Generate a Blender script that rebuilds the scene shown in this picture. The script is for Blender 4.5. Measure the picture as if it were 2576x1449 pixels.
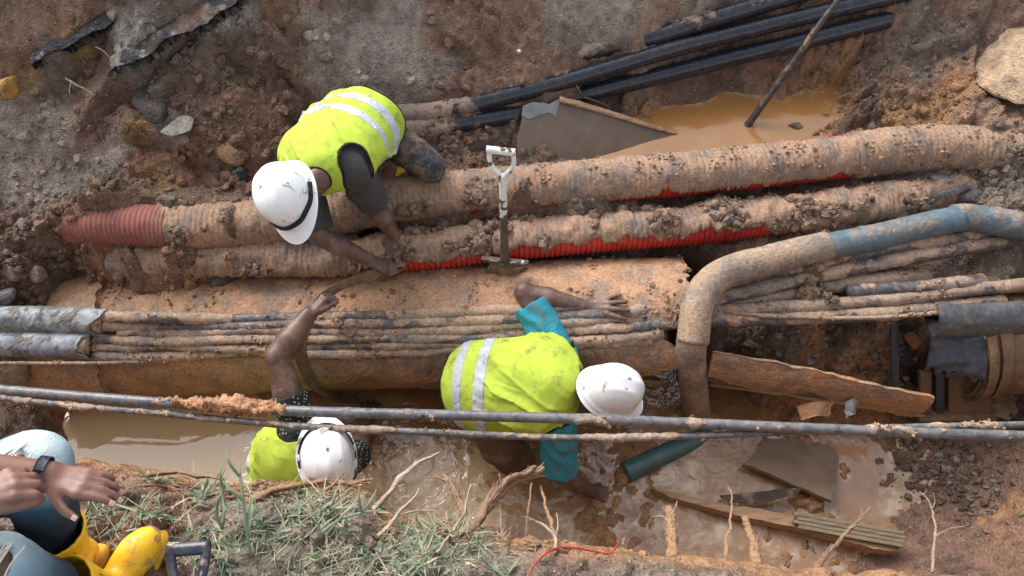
import bpy, math, random
import numpy as np

for _o in list(bpy.data.objects):
    bpy.data.objects.remove(_o)
scene = bpy.context.scene
COL = scene.collection
R = math.radians

# ------------------------------------------------------------------ camera
CAM_Z, TILT, HFOV = 2.0, R(30), R(67)
cam_data = bpy.data.cameras.new('camera')
cam_data.sensor_width = 36
cam_data.lens = 18 / math.tan(HFOV / 2)
cam_data.clip_start, cam_data.clip_end = 0.05, 400
cam = bpy.data.objects.new('camera', cam_data)
cam.location = (0, 0, CAM_Z)
cam.rotation_euler = (TILT, 0, 0)
COL.objects.link(cam)
scene.camera = cam

# ------------------------------------------------------------------ light
SUN_EL, SUN_AZ = R(40), R(-35)          # azimuth from +Y towards +X
world = bpy.data.worlds.new('World')
scene.world = world
world.use_nodes = True
wn = world.node_tree
wn.nodes.clear()
sky = wn.nodes.new('ShaderNodeTexSky')
sky.sky_type = 'NISHITA'
sky.sun_disc = False
sky.sun_elevation = SUN_EL
sky.sun_rotation = SUN_AZ
sky.air_density, sky.dust_density, sky.ozone_density = 1.0, 3.0, 1.0
hs = wn.nodes.new('ShaderNodeHueSaturation')
hs.inputs['Saturation'].default_value = 0.3
bg = wn.nodes.new('ShaderNodeBackground')
bg.inputs['Strength'].default_value = 0.15
wo = wn.nodes.new('ShaderNodeOutputWorld')
wn.links.new(sky.outputs[0], hs.inputs['Color'])
wn.links.new(hs.outputs[0], bg.inputs['Color'])
wn.links.new(bg.outputs[0], wo.inputs[0])
sl = bpy.data.lights.new('sun', 'SUN')
sl.energy, sl.angle, sl.color = 1.15, R(42), (1.0, 0.97, 0.93)
sun = bpy.data.objects.new('sun', sl)
sun.rotation_euler = (math.pi / 2 - SUN_EL, 0, math.pi - SUN_AZ)
COL.objects.link(sun)
sun.location = (-3, 5, 9)
scene.view_settings.view_transform = 'Standard'
scene.view_settings.look = 'None'
scene.view_settings.exposure = 1.27
scene.view_settings.gamma = 1
scene.view_settings.use_curve_mapping = False

# ------------------------------------------------------------------ helpers
FPX = 1288 / math.tan(HFOV / 2)
CT, ST = math.cos(TILT), math.sin(TILT)
def P(u, v, z):
    """point at height z that stands on the sight line of photo position (u, v) (2576 x 1449 units)"""
    xc, yc = (u - 1288) / FPX, (724.5 - v) / FPX
    d = np.array([xc, yc * CT + ST, yc * ST - CT])
    t = (z - CAM_Z) / d[2]
    return np.array([0, 0, CAM_Z]) + d * t
def PL(lst):
    return np.array([P(*q) for q in lst])
def unproj(p):
    p = np.atleast_2d(p)
    dz = CAM_Z - p[:, 2]
    dep = p[:, 1] * ST + dz * CT
    return np.stack([1288 + p[:, 0] / dep * FPX, 724.5 - (p[:, 1] * CT - dz * ST) / dep * FPX], 1)

def _hash(ix, iy, iz, seed):
    h = (ix.astype(np.uint32) * np.uint32(374761393) + iy.astype(np.uint32) * np.uint32(668265263)
         + iz.astype(np.uint32) * np.uint32(2147483647) + np.uint32(seed * 144269 + 17))
    h = (h ^ (h >> np.uint32(13))) * np.uint32(1274126177)
    h = (h ^ (h >> np.uint32(16))) * np.uint32(2246822519)
    return h ^ (h >> np.uint32(15))
def noise(p, freq=1.0, seed=0):
    """gradient noise, about -1..1; p (...,2|3)"""
    p = np.asarray(p, dtype=np.float32) * freq
    sh = p.shape[:-1]
    p = p.reshape(-1, p.shape[-1])
    if p.shape[1] == 2:
        p = np.concatenate([p, np.full((len(p), 1), 0.37, np.float32)], 1)
    i = np.floor(p)
    f = p - i
    i = i.astype(np.int64)
    w = f * f * f * (f * (f * 6 - 15) + 10)
    out = np.zeros(len(p), np.float32)
    for dx in (0, 1):
        for dy in (0, 1):
            for dz in (0, 1):
                h = _hash((i[:, 0] + dx) & 0xffff, (i[:, 1] + dy) & 0xffff, (i[:, 2] + dz) & 0xffff, seed)
                gx = (h & 1023).astype(np.float32) / 511.5 - 1
                gy = ((h >> np.uint32(10)) & 1023).astype(np.float32) / 511.5 - 1
                gz = ((h >> np.uint32(20)) & 1023).astype(np.float32) / 511.5 - 1
                d = gx * (f[:, 0] - dx) + gy * (f[:, 1] - dy) + gz * (f[:, 2] - dz)
                ww = (w[:, 0] if dx else 1 - w[:, 0]) * (w[:, 1] if dy else 1 - w[:, 1]) * (w[:, 2] if dz else 1 - w[:, 2])
                out += d * ww
    return (out * 1.5).reshape(sh)
def fbm(p, freq, octaves=4, seed=0, gain=0.5, lac=2.03):
    a, t, out = 1.0, 0.0, 0
    for k in range(octaves):
        out = out + a * noise(p, freq, seed + k * 7)
        t += a
        a *= gain
        freq *= lac
    return out / t
def worley(p, freq, seed=0):
    """2-D cell noise: distance to nearest (0..1), and a per-cell random value"""
    p = np.asarray(p, dtype=np.float32)[..., :2] * freq
    sh = p.shape[:-1]
    p = p.reshape(-1, 2)
    i = np.floor(p).astype(np.int64)
    best = np.full(len(p), 9.0, np.float32)
    val = np.zeros(len(p), np.float32)
    for dx in (-1, 0, 1):
        for dy in (-1, 0, 1):
            h = _hash((i[:, 0] + dx) & 0xffff, (i[:, 1] + dy) & 0xffff, i[:, 0] * 0, seed)
            cx = i[:, 0] + dx + (h & 1023) / 1023.0
            cy = i[:, 1] + dy + ((h >> np.uint32(10)) & 1023) / 1023.0
            d = np.sqrt((p[:, 0] - cx) ** 2 + (p[:, 1] - cy) ** 2).astype(np.float32)
            m = d < best
            best = np.where(m, d, best)
            val = np.where(m, ((h >> np.uint32(20)) & 1023) / 1023.0, val)
    return best.reshape(sh), val.reshape(sh)
def sstep(a, b, x):
    t = np.clip((x - a) / (b - a), 0, 1)
    return t * t * (3 - 2 * t)

# ------------------------------------------------------------------ mesh output
def link(o, parent=None):
    COL.objects.link(o)
    if parent is not None:
        o.parent = parent
        o.matrix_parent_inverse = parent.matrix_world.inverted() if parent.type != 'EMPTY' else parent.matrix_world.inverted()
    return o
def tag(o, label=None, cat=None, group=None, kind=None):
    if label: o['label'] = label
    if cat: o['category'] = cat
    if group: o['group'] = group
    if kind: o['kind'] = kind
    return o
def mk(name, verts, faces, mat=None, parent=None, smooth=True, attrs=None, cols=None):
    """verts (N,3) in world space; faces an (M,3|4) int array or a list of such arrays"""
    me = bpy.data.meshes.new(name)
    V = np.ascontiguousarray(np.asarray(verts, dtype=np.float32))
    if not isinstance(faces, (list, tuple)):
        faces = [faces]
    faces = [np.asarray(f, dtype=np.int32) for f in faces if len(f)]
    me.vertices.add(len(V))
    me.vertices.foreach_set('co', V.ravel())
    idx = np.concatenate([f.ravel() for f in faces])
    cnt = np.concatenate([np.full(len(f), f.shape[1], np.int32) for f in faces])
    me.loops.add(len(idx))
    me.loops.foreach_set('vertex_index', idx)
    me.polygons.add(len(cnt))
    me.polygons.foreach_set('loop_start', np.concatenate([[0], np.cumsum(cnt)[:-1]]).astype(np.int32))
    me.polygons.foreach_set('use_smooth', np.full(len(cnt), smooth, bool))
    for k, a in (attrs or {}).items():
        at = me.attributes.new(k, 'FLOAT', 'POINT')
        at.data.foreach_set('value', np.ascontiguousarray(a, dtype=np.float32).ravel())
    for k, a in (cols or {}).items():
        at = me.attributes.new(k, 'FLOAT_COLOR', 'POINT')
        a = np.asarray(a, dtype=np.float32)
        a4 = np.concatenate([a[:, :3], np.ones((len(a), 1), np.float32)], 1)
        at.data.foreach_set('color', np.ascontiguousarray(a4).ravel())
    me.update(calc_edges=True)
    if mat is not None:
        me.materials.append(mat)
    o = bpy.data.objects.new(name, me)
    return link(o, parent)
def empty(name, loc, label=None, cat=None, group=None):
    o = bpy.data.objects.new(name, None)
    o.location = tuple(float(q) for q in loc)
    o.empty_display_size = 0.1
    COL.objects.link(o)
    bpy.context.view_layer.update()
    return tag(o, label, cat, group)

# ------------------------------------------------------------------ materials
def new_mat(name):
    m = bpy.data.materials.new(name)
    m.use_nodes = True
    nt = m.node_tree
    b = nt.nodes['Principled BSDF']
    return m, nt, b
def nd(nt, typ, **kw):
    n = nt.nodes.new(typ)
    for k, v in kw.items():
        if k.startswith('i_'):
            key = k[2:]
            key = int(key) if key.isdigit() else key.replace('_', ' ')
            n.inputs[key].default_value = v
        else:
            setattr(n, k, v)
    return n
def c4(c):
    return (c[0], c[1], c[2], 1.0)
def ramp(nt, fac, stops, interp='LINEAR'):
    r = nt.nodes.new('ShaderNodeValToRGB')
    r.color_ramp.interpolation = interp
    el = r.color_ramp.elements
    while len(el) < len(stops):
        el.new(0.5)
    for e, (p, c) in zip(el, stops):
        e.position = p
        e.color = c4(c) if not isinstance(c, (int, float)) else (c, c, c, 1)
    nt.links.new(fac, r.inputs[0])
    return r.outputs[0]
def mix(nt, fac, a, b, mode='MIX'):
    m = nt.nodes.new('ShaderNodeMix')
    m.data_type = 'RGBA'
    m.blend_type = mode
    for s, v in ((m.inputs[0], fac), (m.inputs[6], a), (m.inputs[7], b)):
        if hasattr(v, 'is_linked'):
            nt.links.new(v, s)
        elif isinstance(v, (int, float)):
            s.default_value = v
        else:
            s.default_value = c4(v)
    return m.outputs[2]
def mth(nt, op, a, b=None, c=None, clamp=False):
    m = nt.nodes.new('ShaderNodeMath')
    m.operation = op
    m.use_clamp = clamp
    for s, v in zip(m.inputs, (a, b, c)):
        if v is None: continue
        if hasattr(v, 'is_linked'):
            nt.links.new(v, s)
        else:
            s.default_value = v
    return m.outputs[0]
def geo_pos(nt):
    return nt.nodes.new('ShaderNodeNewGeometry').outputs['Position']
def nz(nt, vec, scale, detail=4, rough=0.55, dist=0.0):
    n = nd(nt, 'ShaderNodeTexNoise')
    n.inputs['Scale'].default_value = scale
    n.inputs['Detail'].default_value = detail
    n.inputs['Roughness'].default_value = rough
    n.inputs['Distortion'].default_value = dist
    if vec is not None: nt.links.new(vec, n.inputs['Vector'])
    return n.outputs['Fac']
def vor(nt, vec, scale, feature='F1', out='Distance', rnd=1.0):
    n = nd(nt, 'ShaderNodeTexVoronoi', feature=feature)
    n.inputs['Scale'].default_value = scale
    n.inputs['Randomness'].default_value = rnd
    if vec is not None: nt.links.new(vec, n.inputs['Vector'])
    return n.outputs[out]
def bump(nt, b, height, strength=0.5, dist=0.01, prev=None):
    n = nd(nt, 'ShaderNodeBump')
    n.inputs['Strength'].default_value = strength
    n.inputs['Distance'].default_value = dist
    nt.links.new(height, n.inputs['Height'])
    if prev is not None: nt.links.new(prev, n.inputs['Normal'])
    if b is not None: nt.links.new(n.outputs[0], b.inputs['Normal'])
    return n.outputs[0]
def attr(nt, name, out='Fac'):
    n = nd(nt, 'ShaderNodeAttribute', attribute_name=name)
    return n.outputs[out]
MUD = (0.315, 0.195, 0.125)
MUDO = (0.38, 0.215, 0.120)
def mud_colour(nt, pos, base=MUD, dark=0.5):
    """mottled mud colour socket"""
    n1 = nz(nt, pos, 7, 5, 0.68)
    n2 = nz(nt, pos, 75, 4, 0.65)
    b = np.array(base)
    g = b * .55 + np.array([b.mean() * .38] * 3)
    col = ramp(nt, n1, [(0.25, tuple(b * dark)), (0.40, tuple(g * .8)), (0.52, tuple(b)), (0.75, tuple(b * 1.22))])
    col = mix(nt, 1.0, col, ramp(nt, n2, [(0.25, .45), (0.5, 1.0), (0.8, 1.45)]), 'MULTIPLY')
    return col, n2
def coated_mat(name, base, rough=0.4, mud=MUD, lo=0.35, hi=0.6, smear=0.35, base_var=0.25, spec=0.5, mudrough=0.75, dark=0.5):
    """an object's own surface showing through dried mud; the 'mud' attribute says where the crust sits"""
    m, nt, b = new_mat(name)
    pos = geo_pos(nt)
    mc, fine = mud_colour(nt, pos, mud, dark)
    a = attr(nt, 'mud')
    n = nz(nt, pos, 26, 6, 0.68)
    f = mth(nt, 'ADD', a, mth(nt, 'MULTIPLY', mth(nt, 'SUBTRACT', n, 0.5), 1.1))
    fac = ramp(nt, f, [(lo, 0.0), (hi, 1.0)])
    bb = np.array(base)
    n3 = nz(nt, pos, 14, 5, 0.6)
    bc = ramp(nt, n3, [(0.3, tuple(bb * (1 - base_var))), (0.7, tuple(bb * (1 + base_var)))])
    # thin smear of dried silt on the bare surface
    sm = ramp(nt, nz(nt, pos, 40, 5, 0.7, 0.6), [(0.45, 0.0), (0.75, 1.0)])
    bc = mix(nt, mth(nt, 'MULTIPLY', sm, smear), bc, tuple(np.array(mud) * 0.95))
    col = mix(nt, fac, bc, mc)
    nt.links.new(col, b.inputs['Base Color'])
    rg = mth(nt, 'ADD', mth(nt, 'MULTIPLY', fac, mudrough - rough), rough)
    nt.links.new(rg, b.inputs['Roughness'])
    b.inputs['Specular IOR Level'].default_value = spec
    h = mth(nt, 'ADD', mth(nt, 'MULTIPLY', fine, fac), mth(nt, 'MULTIPLY', fac, 0.6))
    bump(nt, b, h, 0.7, 0.008)
    return m

# ------------------------------------------------------------------ tubes
def resample(pts, ds):
    """Catmull-Rom through pts, evenly spaced"""
    p = np.asarray(pts, float)
    q = np.vstack([2 * p[0] - p[1], p, 2 * p[-1] - p[-2]])
    out = []
    for i in range(1, len(q) - 2):
        n = max(2, int(np.linalg.norm(q[i + 1] - q[i]) / ds * 2) + 1)
        t = np.linspace(0, 1, n, endpoint=False)[:, None]
        a, b, c, d = q[i - 1], q[i], q[i + 1], q[i + 2]
        out.append(0.5 * (2 * b + (c - a) * t + (2 * a - 5 * b + 4 * c - d) * t ** 2 + (3 * b - a - 3 * c + d) * t ** 3))
    out = np.vstack(out + [p[-1:]])
    L = np.concatenate([[0], np.cumsum(np.linalg.norm(np.diff(out, axis=0), axis=1))])
    n = max(2, int(L[-1] / ds) + 1)
    s = np.linspace(0, L[-1], n)
    return np.stack([np.interp(s, L, out[:, k]) for k in range(3)], 1), s
def frames(c):
    """parallel-transported frames whose first normal starts as close to +Z as it can"""
    t = np.gradient(c, axis=0)
    t /= np.linalg.norm(t, axis=1)[:, None] + 1e-12
    up = np.array([0, 0, 1.0]) if abs(t[0][2]) < 0.95 else np.array([0, 1.0, 0])
    n = up - t[0] * (up @ t[0])
    n /= np.linalg.norm(n)
    N = [n]
    for i in range(1, len(c)):
        n = N[-1] - t[i] * (N[-1] @ t[i])
        N.append(n / (np.linalg.norm(n) + 1e-12))
    N = np.array(N)
    return t, N, np.cross(t, N)
def tube_geo(pts, r, seg=12, ds=0.02, fn=None, cap=True, flat=None):
    """r: number, or list of radii at the control points. fn(s, th, c, base_r, wpos) -> (radius, mud).
       angle 0 is the frame normal (up), flat=(a,b) scales the section."""
    c, s = resample(pts, ds)
    if np.ndim(r):
        cp = np.asarray(pts, float)
        L = np.concatenate([[0], np.cumsum(np.linalg.norm(np.diff(cp, axis=0), axis=1))])
        rr = np.interp(s / s[-1], L / L[-1], r)
    else:
        rr = np.full(len(s), r)
    t, N, B = frames(c)
    th = np.linspace(0, 2 * np.pi, seg, endpoint=False)
    S, TH = np.meshgrid(s, th, indexing='ij')
    base = np.repeat(rr[:, None], seg, 1)
    mud = np.zeros_like(base)
    fa, fb = flat or (1, 1)
    dirs = np.cos(TH)[..., None] * N[:, None] * fa + np.sin(TH)[..., None] * B[:, None] * fb
    if fn is not None:
        w = c[:, None] + dirs * base[..., None]
        base, mud = fn(S, TH, c, base, w)
    V = (c[:, None] + dirs * base[..., None]).reshape(-1, 3)
    n = len(s)
    i = np.arange(n - 1)[:, None] * seg
    j = np.arange(seg)[None]
    j2 = (j + 1) % seg
    Q = np.stack([i + j, i + j2, i + seg + j2, i + seg + j], -1).reshape(-1, 4)
    faces = [Q]
    mud = mud.reshape(-1)
    if cap:
        V = np.vstack([V, c[:1], c[-1:]])
        mud = np.concatenate([mud, [mud[0], mud[-1]]])
        k = np.arange(seg)
        T = np.concatenate([np.stack([np.full(seg, n * seg), (k + 1) % seg, k], 1),
                            np.stack([np.full(seg, n * seg + 1), (n - 1) * seg + k, (n - 1) * seg + (k + 1) % seg], 1)])
        faces.append(T)
    return V, faces, mud
def tube(name, pts, r, mat, parent=None, seg=12, ds=0.02, fn=None, cap=True, flat=None):
    V, F, mud = tube_geo(pts, r, seg, ds, fn, cap, flat)
    return mk(name, V, F, mat, parent, attrs={'mud': mud})
def merge(parts):
    """list of (V, [F..], mud) -> one"""
    Vs, Fs, Ms, o = [], [], [], 0
    for V, F, M in parts:
        Vs.append(V)
        Fs += [f + o for f in F]
        Ms.append(np.asarray(M, float).ravel())
        o += len(V)
    q = [f for f in Fs if f.shape[1] == 4]
    t = [f for f in Fs if f.shape[1] == 3]
    return np.vstack(Vs), [np.vstack(x) for x in (q, t) if x], np.concatenate(Ms)
def lumpy(amp=0.01, freq=10, thr=0.1, seed=0, top=0.6, fine=0.002, cover=0.0):
    """mud clinging to a tube: uneven crust, more on top"""
    def fn(S, TH, c, base, w):
        n = fbm(w, freq * .55, 3, seed) + 0.22 * top * np.cos(TH)
        n3 = fbm(w, freq * 2.2, 3, seed + 20)
        l = sstep(thr - .05, thr + .35, n + .35 * n3)
        f = fbm(w, freq * 6, 3, seed + 50)
        mud = np.clip(l * .9 + cover + 0.3 * top * np.cos(TH) + 0.3 * n3 + .2 * f, 0, 1)
        return base + amp * .55 * l * (0.6 + 1.2 * n3 + .9 * f) + fine * f * (0.3 + mud), mud
    return fn
# ================================================================== ground
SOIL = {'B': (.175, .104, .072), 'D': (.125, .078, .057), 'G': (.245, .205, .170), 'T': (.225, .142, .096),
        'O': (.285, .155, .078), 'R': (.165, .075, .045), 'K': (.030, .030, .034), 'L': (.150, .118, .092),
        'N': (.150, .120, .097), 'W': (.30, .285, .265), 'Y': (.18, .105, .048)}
WATER_Z, PUDDLE_Z = -1.75, -1.10
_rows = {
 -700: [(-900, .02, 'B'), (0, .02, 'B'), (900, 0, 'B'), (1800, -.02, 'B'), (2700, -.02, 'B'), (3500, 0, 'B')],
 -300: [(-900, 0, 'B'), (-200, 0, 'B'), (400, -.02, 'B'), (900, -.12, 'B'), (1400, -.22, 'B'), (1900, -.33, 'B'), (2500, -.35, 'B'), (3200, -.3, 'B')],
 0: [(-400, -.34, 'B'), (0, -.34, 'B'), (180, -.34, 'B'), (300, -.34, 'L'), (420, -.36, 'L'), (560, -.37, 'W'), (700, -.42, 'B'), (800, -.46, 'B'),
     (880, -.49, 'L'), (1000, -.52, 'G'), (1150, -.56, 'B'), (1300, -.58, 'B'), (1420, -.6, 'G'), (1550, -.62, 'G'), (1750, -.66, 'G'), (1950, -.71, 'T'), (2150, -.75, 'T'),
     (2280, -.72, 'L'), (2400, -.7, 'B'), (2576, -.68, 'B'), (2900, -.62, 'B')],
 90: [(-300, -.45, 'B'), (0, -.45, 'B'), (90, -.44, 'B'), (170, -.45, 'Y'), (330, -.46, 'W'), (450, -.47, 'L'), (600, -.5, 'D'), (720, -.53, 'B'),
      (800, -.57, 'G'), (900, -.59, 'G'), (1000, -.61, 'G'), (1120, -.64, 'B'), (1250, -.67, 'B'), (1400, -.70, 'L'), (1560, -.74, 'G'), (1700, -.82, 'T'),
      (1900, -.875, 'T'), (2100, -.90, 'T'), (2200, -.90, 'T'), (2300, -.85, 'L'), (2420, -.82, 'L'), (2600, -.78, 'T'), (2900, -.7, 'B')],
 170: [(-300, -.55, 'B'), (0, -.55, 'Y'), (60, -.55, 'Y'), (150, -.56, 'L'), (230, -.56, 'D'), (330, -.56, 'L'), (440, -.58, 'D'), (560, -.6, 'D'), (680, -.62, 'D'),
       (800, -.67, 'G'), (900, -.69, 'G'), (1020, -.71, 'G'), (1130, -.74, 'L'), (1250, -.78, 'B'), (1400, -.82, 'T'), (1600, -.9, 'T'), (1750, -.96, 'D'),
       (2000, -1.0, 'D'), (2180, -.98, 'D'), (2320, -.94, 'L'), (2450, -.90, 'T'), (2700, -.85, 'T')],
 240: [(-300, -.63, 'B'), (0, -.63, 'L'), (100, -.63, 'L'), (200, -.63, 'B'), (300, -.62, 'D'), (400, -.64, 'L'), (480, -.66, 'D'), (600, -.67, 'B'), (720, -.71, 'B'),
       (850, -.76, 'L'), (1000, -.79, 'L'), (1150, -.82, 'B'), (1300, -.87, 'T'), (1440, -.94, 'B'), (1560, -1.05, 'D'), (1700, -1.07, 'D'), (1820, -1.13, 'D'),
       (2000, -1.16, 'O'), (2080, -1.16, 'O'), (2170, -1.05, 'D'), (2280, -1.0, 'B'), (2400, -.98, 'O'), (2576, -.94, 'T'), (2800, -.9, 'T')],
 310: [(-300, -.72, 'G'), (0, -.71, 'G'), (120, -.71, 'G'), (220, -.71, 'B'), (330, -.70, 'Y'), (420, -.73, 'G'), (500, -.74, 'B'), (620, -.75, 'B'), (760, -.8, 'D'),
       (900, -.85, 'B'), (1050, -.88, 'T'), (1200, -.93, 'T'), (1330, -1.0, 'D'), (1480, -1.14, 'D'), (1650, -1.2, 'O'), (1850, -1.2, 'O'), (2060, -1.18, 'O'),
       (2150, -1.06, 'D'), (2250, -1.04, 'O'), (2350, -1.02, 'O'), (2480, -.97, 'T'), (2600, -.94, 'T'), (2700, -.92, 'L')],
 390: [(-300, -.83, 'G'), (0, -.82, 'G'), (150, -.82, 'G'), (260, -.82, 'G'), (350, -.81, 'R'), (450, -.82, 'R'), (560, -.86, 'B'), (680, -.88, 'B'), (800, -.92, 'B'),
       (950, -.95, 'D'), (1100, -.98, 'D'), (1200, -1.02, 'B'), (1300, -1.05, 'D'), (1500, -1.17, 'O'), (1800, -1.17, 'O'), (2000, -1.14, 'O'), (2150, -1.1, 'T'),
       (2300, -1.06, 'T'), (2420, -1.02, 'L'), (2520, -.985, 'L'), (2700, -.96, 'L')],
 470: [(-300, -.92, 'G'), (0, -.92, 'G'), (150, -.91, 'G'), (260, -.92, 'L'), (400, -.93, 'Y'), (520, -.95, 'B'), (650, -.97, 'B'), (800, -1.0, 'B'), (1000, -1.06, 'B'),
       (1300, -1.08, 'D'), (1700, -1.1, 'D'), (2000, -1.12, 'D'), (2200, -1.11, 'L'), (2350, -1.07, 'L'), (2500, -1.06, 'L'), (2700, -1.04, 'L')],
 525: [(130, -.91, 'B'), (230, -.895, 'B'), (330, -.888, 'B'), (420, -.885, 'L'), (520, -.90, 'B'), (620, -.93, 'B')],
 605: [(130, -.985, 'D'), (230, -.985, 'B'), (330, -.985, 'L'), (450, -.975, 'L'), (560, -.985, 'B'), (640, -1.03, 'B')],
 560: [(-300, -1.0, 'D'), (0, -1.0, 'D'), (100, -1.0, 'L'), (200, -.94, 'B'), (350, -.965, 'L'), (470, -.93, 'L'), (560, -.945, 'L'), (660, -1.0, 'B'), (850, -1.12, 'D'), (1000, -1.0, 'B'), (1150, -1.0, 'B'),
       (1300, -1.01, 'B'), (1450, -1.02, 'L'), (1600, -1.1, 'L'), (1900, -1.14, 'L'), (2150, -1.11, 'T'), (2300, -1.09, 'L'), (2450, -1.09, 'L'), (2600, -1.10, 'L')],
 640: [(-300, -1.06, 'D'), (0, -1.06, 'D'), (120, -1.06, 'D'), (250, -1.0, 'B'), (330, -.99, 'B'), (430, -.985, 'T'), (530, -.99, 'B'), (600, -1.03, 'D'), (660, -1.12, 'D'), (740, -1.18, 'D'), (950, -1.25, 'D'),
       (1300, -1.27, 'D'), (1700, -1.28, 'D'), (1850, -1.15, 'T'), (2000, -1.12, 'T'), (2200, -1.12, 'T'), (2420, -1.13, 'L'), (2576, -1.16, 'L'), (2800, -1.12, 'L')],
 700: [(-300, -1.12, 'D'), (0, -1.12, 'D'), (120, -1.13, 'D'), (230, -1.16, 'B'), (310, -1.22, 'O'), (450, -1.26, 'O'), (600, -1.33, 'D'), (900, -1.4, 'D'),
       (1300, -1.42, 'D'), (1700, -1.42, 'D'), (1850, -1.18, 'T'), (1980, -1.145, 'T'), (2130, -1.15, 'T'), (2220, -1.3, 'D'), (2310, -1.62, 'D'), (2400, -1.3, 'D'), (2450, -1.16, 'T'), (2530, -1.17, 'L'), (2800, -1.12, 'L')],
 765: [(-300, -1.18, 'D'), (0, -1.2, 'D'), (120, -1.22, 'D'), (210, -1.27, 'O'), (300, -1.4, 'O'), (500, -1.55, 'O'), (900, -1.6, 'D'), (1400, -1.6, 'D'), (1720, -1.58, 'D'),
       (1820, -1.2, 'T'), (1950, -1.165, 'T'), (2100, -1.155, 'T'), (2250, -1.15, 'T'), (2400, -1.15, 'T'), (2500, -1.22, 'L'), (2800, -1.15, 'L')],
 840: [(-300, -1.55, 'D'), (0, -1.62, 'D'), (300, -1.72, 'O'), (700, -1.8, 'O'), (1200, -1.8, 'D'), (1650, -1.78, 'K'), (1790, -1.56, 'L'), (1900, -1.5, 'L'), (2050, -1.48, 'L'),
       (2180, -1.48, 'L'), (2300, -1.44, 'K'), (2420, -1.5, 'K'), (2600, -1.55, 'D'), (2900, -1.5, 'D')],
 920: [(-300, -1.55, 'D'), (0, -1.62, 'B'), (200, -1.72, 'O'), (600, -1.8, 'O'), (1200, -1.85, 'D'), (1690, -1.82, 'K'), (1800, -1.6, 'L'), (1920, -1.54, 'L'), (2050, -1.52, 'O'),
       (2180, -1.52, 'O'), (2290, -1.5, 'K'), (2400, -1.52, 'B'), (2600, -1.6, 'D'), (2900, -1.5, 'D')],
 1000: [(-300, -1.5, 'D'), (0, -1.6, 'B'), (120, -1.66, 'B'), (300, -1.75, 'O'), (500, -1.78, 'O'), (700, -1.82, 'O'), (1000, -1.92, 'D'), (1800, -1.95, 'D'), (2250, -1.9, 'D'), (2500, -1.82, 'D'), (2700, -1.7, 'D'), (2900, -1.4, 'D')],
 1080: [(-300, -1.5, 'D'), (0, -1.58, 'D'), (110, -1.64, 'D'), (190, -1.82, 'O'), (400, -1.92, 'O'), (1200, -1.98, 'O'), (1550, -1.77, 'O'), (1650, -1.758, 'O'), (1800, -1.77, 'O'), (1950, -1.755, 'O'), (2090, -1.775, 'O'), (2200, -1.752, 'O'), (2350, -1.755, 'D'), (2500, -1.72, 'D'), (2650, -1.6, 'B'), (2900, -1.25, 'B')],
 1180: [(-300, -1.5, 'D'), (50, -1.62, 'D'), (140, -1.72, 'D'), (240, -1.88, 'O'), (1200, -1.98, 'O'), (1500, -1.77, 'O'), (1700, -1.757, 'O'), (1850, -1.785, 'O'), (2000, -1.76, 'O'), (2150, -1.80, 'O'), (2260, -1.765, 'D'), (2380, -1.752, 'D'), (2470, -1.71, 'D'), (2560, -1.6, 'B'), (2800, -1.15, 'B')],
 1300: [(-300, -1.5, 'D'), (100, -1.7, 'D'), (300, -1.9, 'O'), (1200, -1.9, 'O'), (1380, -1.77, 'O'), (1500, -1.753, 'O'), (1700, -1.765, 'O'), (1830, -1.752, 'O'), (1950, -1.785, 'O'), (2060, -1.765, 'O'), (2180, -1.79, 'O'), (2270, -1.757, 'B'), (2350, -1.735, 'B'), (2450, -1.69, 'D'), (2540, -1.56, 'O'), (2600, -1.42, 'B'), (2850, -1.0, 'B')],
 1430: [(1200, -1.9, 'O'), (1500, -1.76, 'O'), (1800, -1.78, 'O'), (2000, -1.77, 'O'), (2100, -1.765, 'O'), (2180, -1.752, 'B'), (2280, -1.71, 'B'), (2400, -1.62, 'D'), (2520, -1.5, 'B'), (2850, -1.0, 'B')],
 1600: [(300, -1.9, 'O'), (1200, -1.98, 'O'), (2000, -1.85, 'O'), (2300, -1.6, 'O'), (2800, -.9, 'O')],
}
_cp, _cc = [], []
for _v, _r in _rows.items():
    for _u, _z, _k in _r:
        _cp.append(P(_u, _v, _z))
        _cc.append(SOIL[_k])
_cp, _cc = np.array(_cp), np.array(_cc)
def _mq(d2): return np.sqrt(d2 + 0.03 ** 2)
_A = _mq(((_cp[:, None, :2] - _cp[None, :, :2]) ** 2).sum(-1)) + np.eye(len(_cp)) * -0.004
_w = np.linalg.solve(np.block([[_A, np.ones((len(_cp), 1))], [np.ones((1, len(_cp))), np.zeros((1, 1))]]), np.append(_cp[:, 2], 0))
# edge of the near bank
_edge = [(-900, 1150), (-200, 1150), (100, 1150), (200, 1152), (300, 1166), (450, 1196), (560, 1214), (700, 1222), (900, 1216), (950, 1235), (990, 1290), (1060, 1312), (1160, 1312),
         (1260, 1335), (1400, 1352), (1600, 1382), (1760, 1398), (2000, 1425), (2300, 1446), (2576, 1462), (3200, 1490)]
_ep = PL([(u, v, -.28) for u, v in _edge])
_BANKC = [((100, 1260), 'N'), ((250, 1330), 'B'), ((330, 1400), 'R'), ((250, 1300), 'D'), ((600, 1380), 'N'), ((850, 1400), 'L'), ((1100, 1400), 'N'), ((1400, 1420), 'D'), ((1700, 1440), 'L'),
          ((1900, 1450), 'N'), ((2300, 1480), 'N'), ((0, 1500), 'B'), ((600, 1600), 'N'), ((1200, 1600), 'N'), ((1400, 1390), 'N'), ((300, 1380), 'R'), ((170, 1420), 'D')]
_bp = np.array([P(u, v, 0) for (u, v), _ in _BANKC])
_bc = np.array([SOIL[k] for _, k in _BANKC])

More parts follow.
